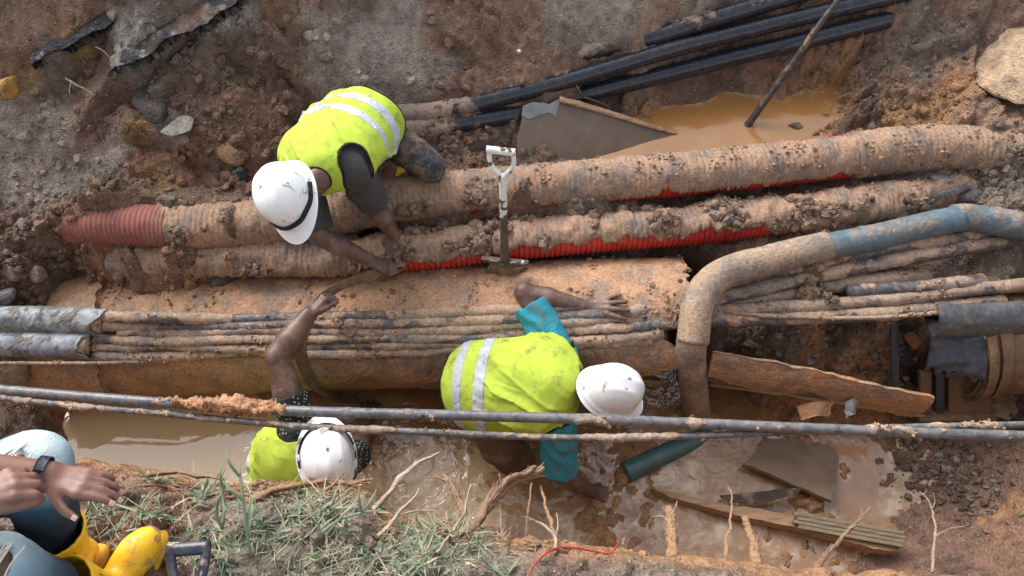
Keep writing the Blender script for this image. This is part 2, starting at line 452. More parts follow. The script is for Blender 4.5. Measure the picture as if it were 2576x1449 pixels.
CH = .025
_cx, _cy = np.arange(-5.2, 5.21, CH), np.arange(-.5, 5.2, CH)
_CX, _CY = np.meshgrid(_cx, _cy)
def _coarse():
    xy = np.stack([_CX.ravel(), _CY.ravel()], 1)
    z, col = np.empty(len(xy)), np.empty((len(xy), 3))
    for a in range(0, len(xy), 40000):
        d2 = ((xy[a:a + 40000, None] - _cp[None, :, :2]) ** 2).sum(-1)
        z[a:a + 40000] = _mq(d2) @ _w[:-1] + _w[-1]
        k = 1 / (d2 + 1e-4) ** 2.2
        col[a:a + 40000] = (k @ _cc) / k.sum(1)[:, None]
    dd = ((xy[:, None] - _smooth[None, :, :2]) ** 2).sum(-1)
    sm = np.clip(np.exp(-dd / _smooth[None, :, 2] ** 2).sum(1), 0, 1)
    return np.concatenate([z[:, None], col, sm[:, None]], 1).reshape(len(_cy), len(_cx), 5)
def bil(F, x, y):
    fx = np.clip((x - _cx[0]) / CH, 0, len(_cx) - 1.001)
    fy = np.clip((y - _cy[0]) / CH, 0, len(_cy) - 1.001)
    i, j = fx.astype(int), fy.astype(int)
    a, b = (fx - i)[:, None], (fy - j)[:, None]
    return F[j, i] * (1 - a) * (1 - b) + F[j, i + 1] * a * (1 - b) + F[j + 1, i] * (1 - a) * b + F[j + 1, i + 1] * a * b
_ledges = [([(70, 145), (150, 108), (230, 76), (290, 40)], -.46, .17, .09), ([(130, 245), (230, 196), (340, 152), (430, 98), (560, 42), (620, -5)], -.52, .16, .10),
           ([(540, 128), (600, 160), (700, 172), (760, 205), (800, 240)], -.62, .09, .09), ([(250, 325), (330, 322), (420, 332), (520, 350)], -.70, .09, .08),
           ([(300, 205), (350, 225), (420, 215), (480, 190)], -.60, .07, .07), ([(680, 60), (740, 75), (800, 60)], -.52, .07, .08), ([(0, 120), (60, 135), (110, 120)], -.5, .06, .08),
           ([(2290, 120), (2350, 125), (2420, 108), (2450, 90)], -.84, .06, .07), ([(2465, 60), (2440, 130), (2470, 220), (2560, 290)], -.9, .07, .06), ([(1010, 232), (1090, 245), (1180, 232)], -.8, .05, .07),
           ([(100, 590), (200, 600), (300, 612), (420, 600)], -1.02, .05, .06), ([(2110, 160), (2150, 215), (2165, 280)], -1.0, .06, .05), ([(860, 40), (920, 20), (1000, 30)], -.55, .05, .08), ([(1100, 90), (1160, 130), (1240, 145)], -.7, .06, .08)]
def ledge_carve(xy, warp):
    out = np.zeros(len(xy))
    q = xy + warp * .5
    for pts, z, A, w in _ledges:
        c = np.array([P(u, v, z)[:2] for u, v in pts])
        best = np.full(len(q), 9.0); sg = np.zeros(len(q)); end = np.ones(len(q))
        box = (np.abs(q[:, 0] - c[:, 0].mean()) < np.ptp(c[:, 0]) / 2 + .4) & (np.abs(q[:, 1] - c[:, 1].mean()) < np.ptp(c[:, 1]) / 2 + .4)
        qb = q[box]
        bb = np.full(len(qb), 9.0); ss = np.zeros(len(qb)); tt = np.zeros(len(qb))
        n = len(c) - 1
        for i in range(n):
            d = c[i + 1] - c[i]; L2 = d @ d
            t = np.clip(((qb - c[i]) @ d) / L2, 0, 1)
            r = qb - c[i] - t[:, None] * d
            dist = np.linalg.norm(r, axis=1)
            m = dist < bb
            cr = d[0] * r[:, 1] - d[1] * r[:, 0]
            bb = np.where(m, dist, bb); ss = np.where(m, np.sign(cr), ss); tt = np.where(m, (i + t) / n, tt)
        flip = 1 if c[-1, 0] > c[0, 0] else -1
        sd = bb * ss * flip                       # > 0 uphill
        prof = np.where(sd > 0, sstep(.016, 0, sd), np.exp(-np.abs(sd) / w))
        out[box] -= A * prof * np.sin(np.pi * np.clip(tt, .02, .98)) ** .6
        out[box] += .25 * A * np.where(sd > 0, np.exp(-sd / .05) * sstep(0, .016, sd), 0) * np.sin(np.pi * np.clip(tt, .02, .98))
    return out
def soil_z(X, Y):
    xy = np.stack([X, Y], -1).reshape(-1, 2).astype(np.float64)
    F = _coarse()
    warp = np.stack([fbm(xy, 5, 4, 3), fbm(xy, 5, 4, 9)], -1) * 0.12
    g = bil(F, xy[:, 0], xy[:, 1])
    z, smooth_zone = g[:, 0], g[:, 4]
    col = bil(F, xy[:, 0] + warp[:, 0], xy[:, 1] + warp[:, 1])[:, 1:4]
    far = np.maximum(sstep(3.3, 4.6, xy[:, 1]), sstep(3.2, 4.4, np.abs(xy[:, 0])))
    z = z * (1 - far) + far * np.where(xy[:, 1] > 1.2, 0.0, np.clip(z, -1.6, 0))
    z = np.clip(z, -2.05, 0.06)
    ye = np.interp(xy[:, 0], _ep[:, 0], _ep[:, 1])
    n1 = fbm(xy, 7.5, 4, 5)
    d = ye + n1 * 0.03 - xy[:, 1]                      # > 0 on the bank
    zb = -.30 * np.exp(-np.clip(d, 0, None) / .085)
    fine = fbm(xy, 48, 2, 15)
    t = sstep(-.05, .012, d + .012 * fine)
    w1, v1 = worley(xy + warp * .45, 9, 2)
    w2, v2 = worley(xy + warp * .3, 20, 4)
    w3, v3 = worley(xy + warp[:, ::-1] * .15, 45, 6)
    rough = np.clip(.65 + 1.5 * noise(xy, 1.9, 21), .15, 1.4) * (1 - .85 * smooth_zone)
    clod = (sstep(.62, .30, w1) * v1 ** 2 * .085 + sstep(.6, .28, w2) * v2 ** 1.5 * .046 + sstep(.6, .25, w3) * v3 * .022)
    ridge = (.45 - np.abs(n1)) * .05
    dz = noise(xy, 2.2, 1) * .05 + n1 * .035 * (1 - .6 * smooth_zone) + (clod + ridge) * rough + fine * .008 * (.4 + .6 * rough)
    dz = dz + ledge_carve(xy, warp)
    below = sstep(-1.60, -1.76, z)
    z = z + dz * (1 - below * .7) * (1 - far * .7)
    zb = zb + noise(xy, 6, 12) * .018 + clod * .6 + fine * .008 + ridge * .35
    zz = z * (1 - t) + zb * t
    d2 = (((xy + warp * .8)[:, None] - _bp[None, :, :2]) ** 2).sum(-1)
    k = 1 / (d2 + 4e-4) ** 2
    cb = (k @ _bc) / k.sum(1)[:, None]
    orange = sstep(.12, .03, d + .05 * warp[:, 0] / .12)[:, None]
    cb = cb * (1 - orange) + np.array(SOIL['O']) * .9 * orange
    tt = t[:, None]
    col = col * (1 - tt) + cb * tt
    face = ((t > .02) & (t < .98))[:, None] * .8
    col = col * (1 - face) + np.array(SOIL['O']) * .85 * face
    return zz.reshape(np.shape(X)), col
_smooth = np.array([(*P(u, v, z)[:2], r) for u, v, z, r in
    [(880, 150, -.65, .16), (960, 90, -.6, .15), (1000, 180, -.7, .13), (100, 330, -.74, .16), (60, 420, -.85, .15), (150, 460, -.9, .12), (1500, 60, -.68, .13), (1620, 30, -.68, .13), (420, 310, -.72, .07),
     (320, 720, -1.25, .13), (430, 700, -1.24, .1), (2330, 330, -1.03, .1), (2080, 880, -1.5, .1), (2400, 1300, -1.7, .16), (2330, 1400, -1.7, .15), (2200, 920, -1.5, .08), (1700, 280, -1.1, .1), (1900, 300, -1.15, .2)]])

def _axis(a, b, h, lo, hi):
    core = np.arange(a, b + h / 2, h)
    left, right, s, x = [], [], h, a
    while x > lo:
        s *= 1.22
        x -= s
        left.append(x)
    s, x = h, b
    while x < hi:
        s *= 1.22
        x += s
        right.append(x)
    return np.concatenate([left[::-1], core, right])
gx = _axis(-2.9, 2.9, .0085, -120, 120)
gy = _axis(0.15, 3.6, .0085, -120, 120)
GX, GY = np.meshgrid(gx, gy, indexing='xy')
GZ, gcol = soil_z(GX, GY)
_nx, _ny = len(gx), len(gy)
_i = (np.arange(_ny - 1)[:, None] * _nx + np.arange(_nx - 1)[None]).ravel()
gfaces = np.stack([_i, _i + 1, _i + 1 + _nx, _i + _nx], 1)

_pc = P(1800, 300, PUDDLE_Z)
gwet = np.maximum(np.maximum(sstep(-1.66, -1.735, GZ), .85 * sstep(-1.40, -1.48, GZ)), sstep(.75, .4, np.hypot((GX - _pc[0]) / 1.35, (GY - _pc[1]) / .62)) * sstep(-1.0, -1.08, GZ)).ravel()
def soil_material():
    m, nt, b = new_mat('soil')
    pos = geo_pos(nt)
    base = attr(nt, 'soil', 'Color')
    n1 = nz(nt, pos, 17, 5, .66)
    n2 = nz(nt, pos, 120, 2, .65)
    vn = nd(nt, 'ShaderNodeTexVoronoi')
    vn.inputs['Scale'].default_value = 85
    nt.links.new(pos, vn.inputs['Vector'])
    col = mix(nt, 1.0, base, ramp(nt, n1, [(.28, (.42, .40, .38)), (.5, (1, .98, .96)), (.75, (1.55, 1.45, 1.38))]), 'MULTIPLY')
    col = mix(nt, 1.0, col, ramp(nt, n2, [(.25, .72), (.5, 1.0), (.75, 1.28)]), 'MULTIPLY')
    rnd = nd(nt, 'ShaderNodeSeparateColor')
    nt.links.new(vn.outputs['Color'], rnd.inputs[0])
    core = ramp(nt, vn.outputs['Distance'], [(.22, 1.0), (.36, 0.0)])
    grain = mth(nt, 'MULTIPLY', core, mth(nt, 'GREATER_THAN', rnd.outputs[0], .95))
    col = mix(nt, mth(nt, 'MULTIPLY', grain, .7), col, (.46, .42, .38))
    dark = mth(nt, 'MULTIPLY', core, mth(nt, 'GREATER_THAN', rnd.outputs[1], .90))
    col = mix(nt, mth(nt, 'MULTIPLY', dark, .7), col, (.035, .03, .028))
    nt.links.new(col, b.inputs['Base Color'])
    wet = attr(nt, 'wet')
    nt.links.new(mix(nt, wet, ramp(nt, n1, [(.35, .48), (.65, .85)]), (.2, .2, .2)), b.inputs['Roughness'])
    b.inputs['Specular IOR Level'].default_value = .4
    h = mth(nt, 'ADD', mth(nt, 'MULTIPLY', n2, .6), mth(nt, 'ADD', mth(nt, 'MULTIPLY', n1, 1.4), mth(nt, 'MULTIPLY', vn.outputs['Distance'], -.35)))
    bump(nt, b, h, 1.0, .014)
    return m
M_SOIL = soil_material()
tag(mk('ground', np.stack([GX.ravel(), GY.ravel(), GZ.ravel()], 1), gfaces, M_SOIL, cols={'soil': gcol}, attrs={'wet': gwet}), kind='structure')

# loose clods and pebbles on the soil: one mass
def clod_variants(k, seed, sub=2, flat=.8, rough=.6):
    import bmesh
    out = []
    for q in range(k):
        bm = bmesh.new()
        bmesh.ops.create_icosphere(bm, subdivisions=sub, radius=1)
        V = np.array([v.co[:] for v in bm.verts])
        F = np.array([[v.index for v in f.verts] for f in bm.faces])
        bm.free()
        n = fbm(V, 1.4, 2, seed + q * 13) * rough + (noise(V, 3.3, seed + q) * rough * .55)
        V = V * (1 + n)[:, None]
        # a few flat broken faces
        rg = np.random.default_rng(seed + q)
        for _ in range(4):
            d = rg.normal(size=3); d /= np.linalg.norm(d)
            c = .55 + .3 * rg.random()
            h = V @ d - c
            V = V - np.clip(h, 0, None)[:, None] * d
        V[:, 2] *= flat
        out.append((V, F))
    return out
def rot_rand(rg, n):
    q = rg.normal(size=(n, 4)); q /= np.linalg.norm(q, axis=1)[:, None]
    w, x, y, z = q.T
    return np.stack([np.stack([1 - 2 * (y * y + z * z), 2 * (x * y - z * w), 2 * (x * z + y * w)], -1),
                     np.stack([2 * (x * y + z * w), 1 - 2 * (x * x + z * z), 2 * (y * z - x * w)], -1),
                     np.stack([2 * (x * z - y * w), 2 * (y * z + x * w), 1 - 2 * (x * x + y * y)], -1)], -2)
def ground_lookup(x, y):
    i = np.clip(np.searchsorted(gx, x), 0, _nx - 1)
    j = np.clip(np.searchsorted(gy, y), 0, _ny - 1)
    return GZ[j, i], gcol.reshape(_ny, _nx, 3)[j, i]
def scatter(name, centres, n, rmin, rmax, seed, mat, label, cat='soil', colmul=(1, 1, 1), sub=1, tint=None, zoff=.15, zmin=-9, zmax=9, pw=3.0):
    """centres: (u, v, z, spread metres, weight)"""
    rg = np.random.default_rng(seed)
    c = np.array([P(u, v, z)[:2] for u, v, z, _, _ in centres])
    sp = np.array([q[3] for q in centres]); w = np.array([q[4] for q in centres], float)
    k = rg.choice(len(c), n, p=w / w.sum())
    xy = c[k] + rg.normal(size=(n, 2)) * sp[k][:, None]
    z, col = ground_lookup(xy[:, 0], xy[:, 1])
    ok = (z > zmin) & (z < zmax)
    xy, z, col = xy[ok], z[ok], col[ok]
    n = len(xy)
    r = rmin + (rmax - rmin) * rg.random(n) ** pw
    rot = rot_rand(rg, n)
    var = clod_variants(8, seed, sub)
    vi = rg.integers(0, 8, n)
    Vs, Fs, Cs, o = [], [], [], 0
    for a in range(8):
        m = vi == a
        V, F = var[a]
        VV = np.einsum('nij,vj->nvi', rot[m], V) * r[m][:, None, None]
        VV += np.stack([xy[m][:, 0], xy[m][:, 1], z[m] + r[m] * zoff], -1)[:, None]
        q = m.sum()
        Vs.append(VV.reshape(-1, 3))
        Fs.append((F[None] + (np.arange(q) * len(V))[:, None, None]).reshape(-1, 3) + o)
        cc = col[m] * np.array(colmul) * (.75 + .6 * rg.random((q, 1)))
        if tint is not None:
            f = (rg.random((q, 1)) < tint[1])
            cc = np.where(f, np.array(tint[0]) * (.7 + .6 * rg.random((q, 1))), cc)
        Cs.append(np.repeat(cc, len(V), 0))
        o += q * len(V)
    ob = mk(name, np.vstack(Vs), np.vstack(Fs), mat, None, smooth=False, cols={'soil': np.vstack(Cs)})
    return tag(ob, label, cat, kind='stuff')

# ================================================================== water
def water_material(name, base, alt, film, scale=2.2, rough=.06, wave=.25, filmfac=.6, fstops=(.5, .62)):
    m, nt, b = new_mat(name)
    pos = geo_pos(nt)
    w = nz(nt, pos, scale, 5, .55, 1.4)
    w2 = nz(nt, pos, scale * 4, 5, .6, 1.0)
    col = ramp(nt, w, [(.35, base), (.5, tuple((np.array(base) + np.array(alt)) / 2)), (.65, alt)])
    f = ramp(nt, mth(nt, 'ADD', mth(nt, 'MULTIPLY', w2, .45), mth(nt, 'MULTIPLY', attr(nt, 'film'), .55)), [(fstops[0], 0.0), (fstops[1], 1.0)])
    col = mix(nt, mth(nt, 'MULTIPLY', f, filmfac), col, film)
    col = mix(nt, mth(nt, 'MULTIPLY', attr(nt, 'scum_glint'), .8), col, (.50, .41, .31))
    nt.links.new(col, b.inputs['Base Color'])
    b.inputs['Roughness'].default_value = rough
    b.inputs['IOR'].default_value = 1.5
    b.inputs['Specular IOR Level'].default_value = .85
    n1 = nz(nt, pos, 5, 2, .5, .6)
    n2 = nz(nt, pos, 17, 3, .5, .8)
    h = mth(nt, 'ADD', n1, mth(nt, 'MULTIPLY', n2, .35))
    h = mth(nt, 'MULTIPLY', h, attr(nt, 'calm'))
    bump(nt, b, h, wave, .03)
    return m
M_WATER = water_material('muddy_water', (.225, .115, .050), (.30, .18, .10), (.56, .40, .23), 2.6, .03, .6, .92, (.48, .56))
M_PUDDLE = water_material('puddle_water', (.30, .142, .045), (.33, .16, .052), (.36, .2, .09), 3, .10, .05, .2)
def water_sheet(name, x0, x1, y0, y1, z, mat, h=.011, film=None, calm=None):
    xs, ys = np.arange(x0, x1, h), np.arange(y0, y1, h)
    X, Y = np.meshgrid(xs, ys)
    nx = len(xs)
    i = (np.arange(len(ys) - 1)[:, None] * nx + np.arange(nx - 1)[None]).ravel()
    V = np.stack([X.ravel(), Y.ravel(), np.full(X.size, z)], 1)
    uv = unproj(V)
    fl = np.zeros(len(V)) + .5
    for u, v, r, a in (film or []):
        c = P(u, v, z)[:2]
        fl += a * np.exp(-((V[:, :2] - c) ** 2).sum(1) / r ** 2)
    ca = np.ones(len(V))
    for u, v, r, a in (calm or []):
        c = P(u, v, z)[:2]
        ca += a * np.exp(-((V[:, :2] - c) ** 2).sum(1) / r ** 2)
    gz, _ = ground_lookup(V[:, 0], V[:, 1])
    n_ = fbm(V[:, :2], 14, 3, 5)
    scum_glint = np.exp(-np.abs(gz - z + .004) / .007) * sstep(-.25, .25, n_)  # pale waterline: scum line with the meniscus glint painted in as colour
    V[:, 2] += (fbm(V[:, :2], 6, 2, 8) * .003) * np.clip(ca, 0, 2)
    o = mk(name, V, np.stack([i, i + 1, i + 1 + nx, i + nx], 1), mat, attrs={'scum_glint': scum_glint, 'film': np.clip(fl, 0, 1), 'calm': np.clip(ca, .04, 3)})
    return tag(o, kind='structure')
water_sheet('water', -2.9, 2.75, .2, 2.2, WATER_Z, M_WATER,
            film=[(300, 1090, .6, .6), (550, 1150, .35, .5), (1000, 1200, .3, .35), (1150, 1160, .25, .2), (600, 1040, .2, -.2), (2000, 1200, .6, -.15), (1650, 1100, .3, -.4), (1000, 1000, .4, -.5), (1500, 1250, .3, -.45), (1750, 1010, .3, -.4), (700, 1020, .2, -.2)],
            calm=[(300, 1090, .6, -.95), (500, 1120, .4, -.8), (2150, 1150, .3, -.6), (2150, 1290, .3, -.5), (1000, 1180, .4, .5), (900, 1000, .4, .6), (1650, 1250, .4, .6)])
_a, _b = P(1440, 395, PUDDLE_Z), P(2180, 170, PUDDLE_Z)
water_sheet('puddle', _a[0] - .1, _b[0] + .1, _a[1] - .15, _b[1] + .12, PUDDLE_Z, M_PUDDLE)
# ================================================================== pipes, ducts and cables
scene.cycles.max_bounces = 5
scene.cycles.diffuse_bounces = 3
scene.cycles.glossy_bounces = 2
scene.cycles.transmission_bounces = 2
def shell_geo(G, thick, closed_u=False, closed_v=False):
    """solid sheet from a grid of points (n, m, 3); thickness goes against the grid normal"""
    n, m = G.shape[:2]
    du = np.gradient(G, axis=0); dv = np.gradient(G, axis=1)
    if closed_v:
        Gp = np.concatenate([G[:, -1:], G, G[:, :1]], 1)
        dv = np.gradient(Gp, axis=1)[:, 1:-1]
    N = np.cross(du, dv)
    N /= np.linalg.norm(N, axis=-1, keepdims=True) + 1e-9
    th = thick if np.ndim(thick) == 0 else np.asarray(thick)[..., None]
    V = np.concatenate([G.reshape(-1, 3), (G - N * th).reshape(-1, 3)])
    mm = m if closed_v else m - 1
    i = np.arange(n - 1)[:, None] * m; j = np.arange(mm)[None]; j2 = (j + 1) % m
    Q = np.stack([i + j, i + m + j, i + m + j2, i + j2], -1).reshape(-1, 4)
    o = n * m
    F = [Q, Q[:, ::-1] + o]
    def strip(a, b):
        F.append(np.stack([a[:-1], b[:-1], b[1:], a[1:]], 1))
    top = np.arange(m); bot = (n - 1) * m + np.arange(m)
    if closed_v:
        top = np.append(top, 0); bot = np.append(bot, (n - 1) * m)
    strip(top, top + o); strip(bot + o, bot)
    if not closed_v:
        l = np.arange(n) * m; r = l + m - 1
        strip(l + o, l); strip(r, r + o)
    return V, [np.vstack(F)]
def shell(name, G, thick, mat, parent=None, mud=None, closed_v=False, smooth=True):
    V, F = shell_geo(G, thick, closed_v=closed_v)
    mu = np.zeros(len(V)) if mud is None else np.concatenate([np.ravel(mud)] * 2)
    return mk(name, V, F, mat, parent, attrs={'mud': mu}, smooth=smooth)
def axis_fn(pts, ds=.01):
    c, s = resample(pts, ds)
    t, N, B = frames(c)
    # keep the normal upright
    N = np.array([0, 0, 1.0]) - t * t[:, 2:3]
    N /= np.linalg.norm(N, axis=1)[:, None]
    B = np.cross(t, N)
    def f(q):
        g = lambda A: np.stack([np.interp(q, s, A[:, k]) for k in range(3)], -1)
        return g(c), g(t), g(N), g(B)
    return f, s[-1], c, s
def on_axis(u, v, c, R_):
    """first point on the sight line of (u, v) that is R_ from the axis polyline c"""
    o = np.array([0, 0, CAM_Z]); p = P(u, v, -2.5); d = p - o; L = np.linalg.norm(d); d /= L
    ts = np.arange(2.0, L, .004)
    q = o + d * ts[:, None]
    dist = np.sqrt(((q[:, None] - c[None, ::4]) ** 2).sum(-1)).min(1)
    k = np.argmax(dist < R_) if (dist < R_).any() else dist.argmin()
    return q[k]
def s_of_u(c, s, u):
    return float(np.interp(u, unproj(c)[:, 0], s))

M_RED = coated_mat('red_duct_plastic', (.46, .022, .018), .36, MUD, .30, .66, .42)
M_REDDUST = coated_mat('dusty_red_duct', (.27, .085, .065), .8, (.24, .15, .11), .45, .9, .75)
M_BLACKC = coated_mat('black_conduit_plastic', (.012, .017, .027), .22, (.27, .18, .125), .5, .68, .18)
M_CABLE = coated_mat('grey_black_cable_sheath', (.055, .064, .08), .42, (.37, .25, .172), .36, .66, .8)
M_CABLEF = coated_mat('dusty_grey_cable_sheath', (.085, .098, .115), .4, (.34, .25, .185), .40, .75, .75, .6)
M_SILVER = coated_mat('scaly_grey_conduit', (.235, .26, .285), .62, (.19, .15, .12), .46, .66, .45, .7)
M_PIPEMUD = coated_mat('clay_coated_pipe', (.33, .18, .095), .5, MUDO, .1, .6, .4, .2, .35, .65, .72)
M_BLUE = coated_mat('blue_grey_pvc', (.066, .122, .160), .4, (.32, .225, .15), .38, .85, .6)
M_TEAL = coated_mat('teal_pvc', (.045, .105, .105), .3, (.3, .19, .1), .7, .95, .2)
M_ROPE = coated_mat('muddy_rope', (.33, .26, .19), .85, MUD, .4, .7, .5)
M_BLACKIRON = coated_mat('black_wet_iron', (.03, .035, .045), .3, (.16, .10, .06), .55, .8, .25)
M_RUST = coated_mat('rusty_iron', (.14, .08, .045), .6, (.26, .15, .07), .4, .7, .4)

def duct_fn(per, depth, fill_fn, lump=.012, seed=0):
    def fn(S, TH, c, base, w):
        ph = (S / per) % 1
        corr = depth * sstep(.08, .26, np.minimum(ph, 1 - ph))
        n = fbm(w, 9, 4, seed); n2 = fbm(w, 45, 3, seed + 5)
        fill = np.clip(fill_fn(S, TH, w, n), 0, 1)
        f = sstep(.35, .75, fill + .3 * n2)
        n3 = fbm(w, 24, 3, seed + 8)
        thick = sstep(-.35, .35, n + .3 * n3)                 # where the crust is deep enough to drown the ribs
        f2 = f * (.55 + .45 * thick)
        r = base + corr * (1 - f2 * .9) + f2 * depth * .8 + lump * f * np.clip(thick * (.7 + .6 * n3) + .25 * n2, 0, 1.6) + f * n2 * .002
        return r, np.clip(fill - .25 * (1 - thick) * (corr > depth * .6) + .2 * n2 + .15 * n3, 0, 1)
    return fn
def deg(th): return np.degrees((th + np.pi) % (2 * np.pi) - np.pi)
# upper red duct: mud on its back, red ribs along the underside
A1 = PL([(408, 569, -.968), (470, 570, -.966), (600, 566, -.965), (800, 545, -.955), (1000, 502, -.95), (1300, 474, -.95), (1600, 450, -.95), (1900, 420, -.955), (2050, 403, -.96), (2148, 392, -.965)])
def _fill1(S, TH, w, n):
    d = deg(TH); u = unproj(w.reshape(-1, 3))[:, 0].reshape(d.shape)
    n9 = noise(w, 40, 77)
    f = .95 - 1.0 * sstep(88, 108, d + 34 * n + 8 * n9) * sstep(1080, 1250, u)
    f -= .75 * sstep(.25, .5, n) * sstep(30, 60, d) * sstep(1250, 1400, u) * .6
    f -= .9 * sstep(-38, -55, d + 15 * n) * sstep(1850, 1950, u)
    f -= .45 * sstep(430, 330, u)
    return f
_o = tube('corrugated_duct', A1, .098, M_RED, None, 40, .0042, duct_fn(.0255, .008, _fill1, .011, 3))
tag(_o, 'upper red corrugated duct caked in tan mud, running behind the white shovel handle', 'duct', 'red corrugated ducts')
A1b = PL([(2138, 393, -.958), (2250, 378, -.960), (2380, 372, -.98), (2480, 379, -.995), (2580, 387, -1.01), (2800, 405, -1.05)])
def _fill1b(S, TH, w, n):
    d = deg(TH)
    return 1.02 + .25 * n - .32 * sstep(50, 110, d + 30 * n)
_o = tube('corrugated_duct', A1b, .104, M_RED, None, 36, .0042, duct_fn(.03, .009, _fill1b, .007, 9))
tag(_o, 'short wider red duct length joined past the crack, below the big tan boulder', 'duct', 'red corrugated ducts')
# pale exposed end on the left
A1c = PL([(120, 558, -1.08), (228, 563, -.972), (330, 566, -.95), (430, 571, -.955)])
_o = tube('corrugated_duct', A1c, .094, M_REDDUST, None, 30, .0042, duct_fn(.021, .0055, lambda S, TH, w, n: .42 + .6 * n - .15 * np.cos(TH), .004, 14))
tag(_o, 'dusty pink exposed end of red corrugated duct at the left, half buried in soil', 'duct', 'red corrugated ducts')
# lower red duct: gravelly mud on top, bright ribs facing the camera
A2 = PL([(300, 655, -1.14), (420, 652, -1.10), (600, 648, -1.08), (850, 648, -1.07), (1050, 634, -1.06), (1250, 612, -1.055), (1500, 588, -1.055), (1750, 568, -1.06), (2000, 540, -1.065), (2250, 505, -1.08), (2450, 470, -1.15)])
def _fill2(S, TH, w, n):
    d = deg(TH); u = unproj(w.reshape(-1, 3))[:, 0].reshape(d.shape)
    on = sstep(990, 1060, u) * sstep(2000, 1850, u)
    n9 = noise(w, 34, 78)
    f = 1.0 - 1.15 * sstep(54, 72, d + 50 * n + 14 * n9) * on
    f -= .55 * sstep(85, 110, d + 20 * n) * (1 - on)
    return f
_o = tube('corrugated_duct', A2, .083, M_RED, None, 36, .0042, duct_fn(.0245, .0085, _fill2, .022, 23))
tag(_o, 'lower red corrugated duct with bright ribs showing beneath a gravelly mud crust', 'duct', 'red corrugated ducts')

# black conduits on the far slope
def _cfill(lo, hi, seed, bare=.25):
    def fn(S, TH, c, base, w):
        u = unproj(w.reshape(-1, 3))[:, 0].reshape(S.shape)
        n = fbm(w, 12, 4, seed); n2 = fbm(w, 50, 2, seed + 3)
        cover = sstep(hi, lo, u + 260 * n) + bare * (n + .45 * np.cos(TH))
        mud = np.clip(cover, 0, 1)
        return base + .010 * sstep(.45, .8, mud + .2 * n2) + .003 * n2 * mud, mud
    return fn
_b = tube('conduit', PL([(1340, 165, -.86), (1430, 142, -.83), (1650, 92, -.79), (1800, 46, -.73), (1950, 2, -.69), (2150, -55, -.63), (2400, -120, -.55)]), .047, M_BLACKC, None, 18, .015, _cfill(1330, 1600, 2, .95))
tag(_b, 'topmost black conduit, largely sunk in grey gravel on the far slope', 'conduit', 'black conduits on the far slope')
_b = tube('conduit', PL([(960, 292, -.83), (1100, 282, -.86), (1300, 236, -.87), (1450, 196, -.87), (1700, 122, -.82), (1900, 72, -.775), (2100, 24, -.73), (2300, -22, -.68), (2500, -70, -.66)]), .043, M_BLACKC, None, 18, .015, _cfill(1020, 1330, 5, .42))
tag(_b, 'middle black conduit on the far slope, buried in mud at its left end', 'conduit', 'black conduits on the far slope')
_b = tube('conduit', PL([(980, 330, -.87), (1150, 312, -.92), (1320, 282, -.96), (1440, 245, -.975), (1700, 180, -.94), (1850, 143, -.90), (2000, 108, -.855), (2120, 78, -.82), (2240, 48, -.80), (2330, 25, -.83)]), .046, M_BLACKC, None, 18, .015, _cfill(1000, 1290, 8, .2))
tag(_b, 'lowest black conduit on the far slope, glossy, just above the brown puddle', 'conduit', 'black conduits on the far slope')

# the big main
AM = PL([(150, 870, -1.60), (250, 850, -1.52), (600, 832, -1.45), (1000, 818, -1.40), (1400, 812, -1.36), (1720, 812, -1.33), (2000, 846, -1.36), (2300, 893, -1.42), (2420, 905, -1.44)])
fM, LM, cM, sM = axis_fn(AM)
RM = .285
def pipe_wall(name, s0f, s1f, th0, th1, r, thick, mat, parent, ns=220, nt_=96, rf=None, seed=0, mud=None, closed=False, amp=.006):
    th = np.radians(np.linspace(th0, th1, nt_, endpoint=not closed))
    a, b = s0f(th), s1f(th)
    k = np.linspace(0, 1, ns)[:, None]
    S = a[None] * (1 - k) + b[None] * k
    c, t, N, B = fM(S)
    TH = np.broadcast_to(th[None], S.shape)
    rr = np.full(S.shape, r) if rf is None else rf(S, TH)
    D = np.cos(TH)[..., None] * N + np.sin(TH)[..., None] * B
    G = c + D * rr[..., None]
    n = fbm(G, 6, 4, seed); n2 = fbm(G, 30, 3, seed + 4)
    mu = np.clip(.55 + .9 * n + .25 * np.cos(TH), 0, 1) if mud is None else mud(S, TH, n)
    crust = sstep(.45, .85, mu + .3 * n2)
    G = G + D * (amp * n + crust * (.006 + .010 * n2))[..., None]
    return shell(name, G, thick, mat, parent, mu, closed_v=closed)
_sC, _sE = s_of_u(cM, sM, 335), s_of_u(cM, sM, 1705)
main = empty('water_main', P(900, 820, -1.7), 'large clay-coated water main running under the cables, broken open at its right end', 'pipe')
def _jag(th):
    d = np.degrees(th)
    p = np.stack([np.cos(th) * 3, np.sin(th) * 3, th * 0], -1)
    base = _sE - .12 * np.exp(-((d - 38) / 16) ** 2) - .26 * np.exp(-((d - 92) / 16) ** 2) - .1 * sstep(90, 150, d)
    return base + .05 * fbm(p, 1.6, 4, 6)
pipe_wall('barrel', lambda th: np.full_like(th, _sC - .02), _jag, -170, 190, RM, .022, M_PIPEMUD, main, 240, 110, seed=1, closed=True)
pipe_wall('socket', lambda th: np.full_like(th, 0.0), lambda th: _sC + .02 * np.sin(3 * th), -170, 190, RM * 1.085, .03, M_PIPEMUD, main, 40, 80, seed=7, closed=True)
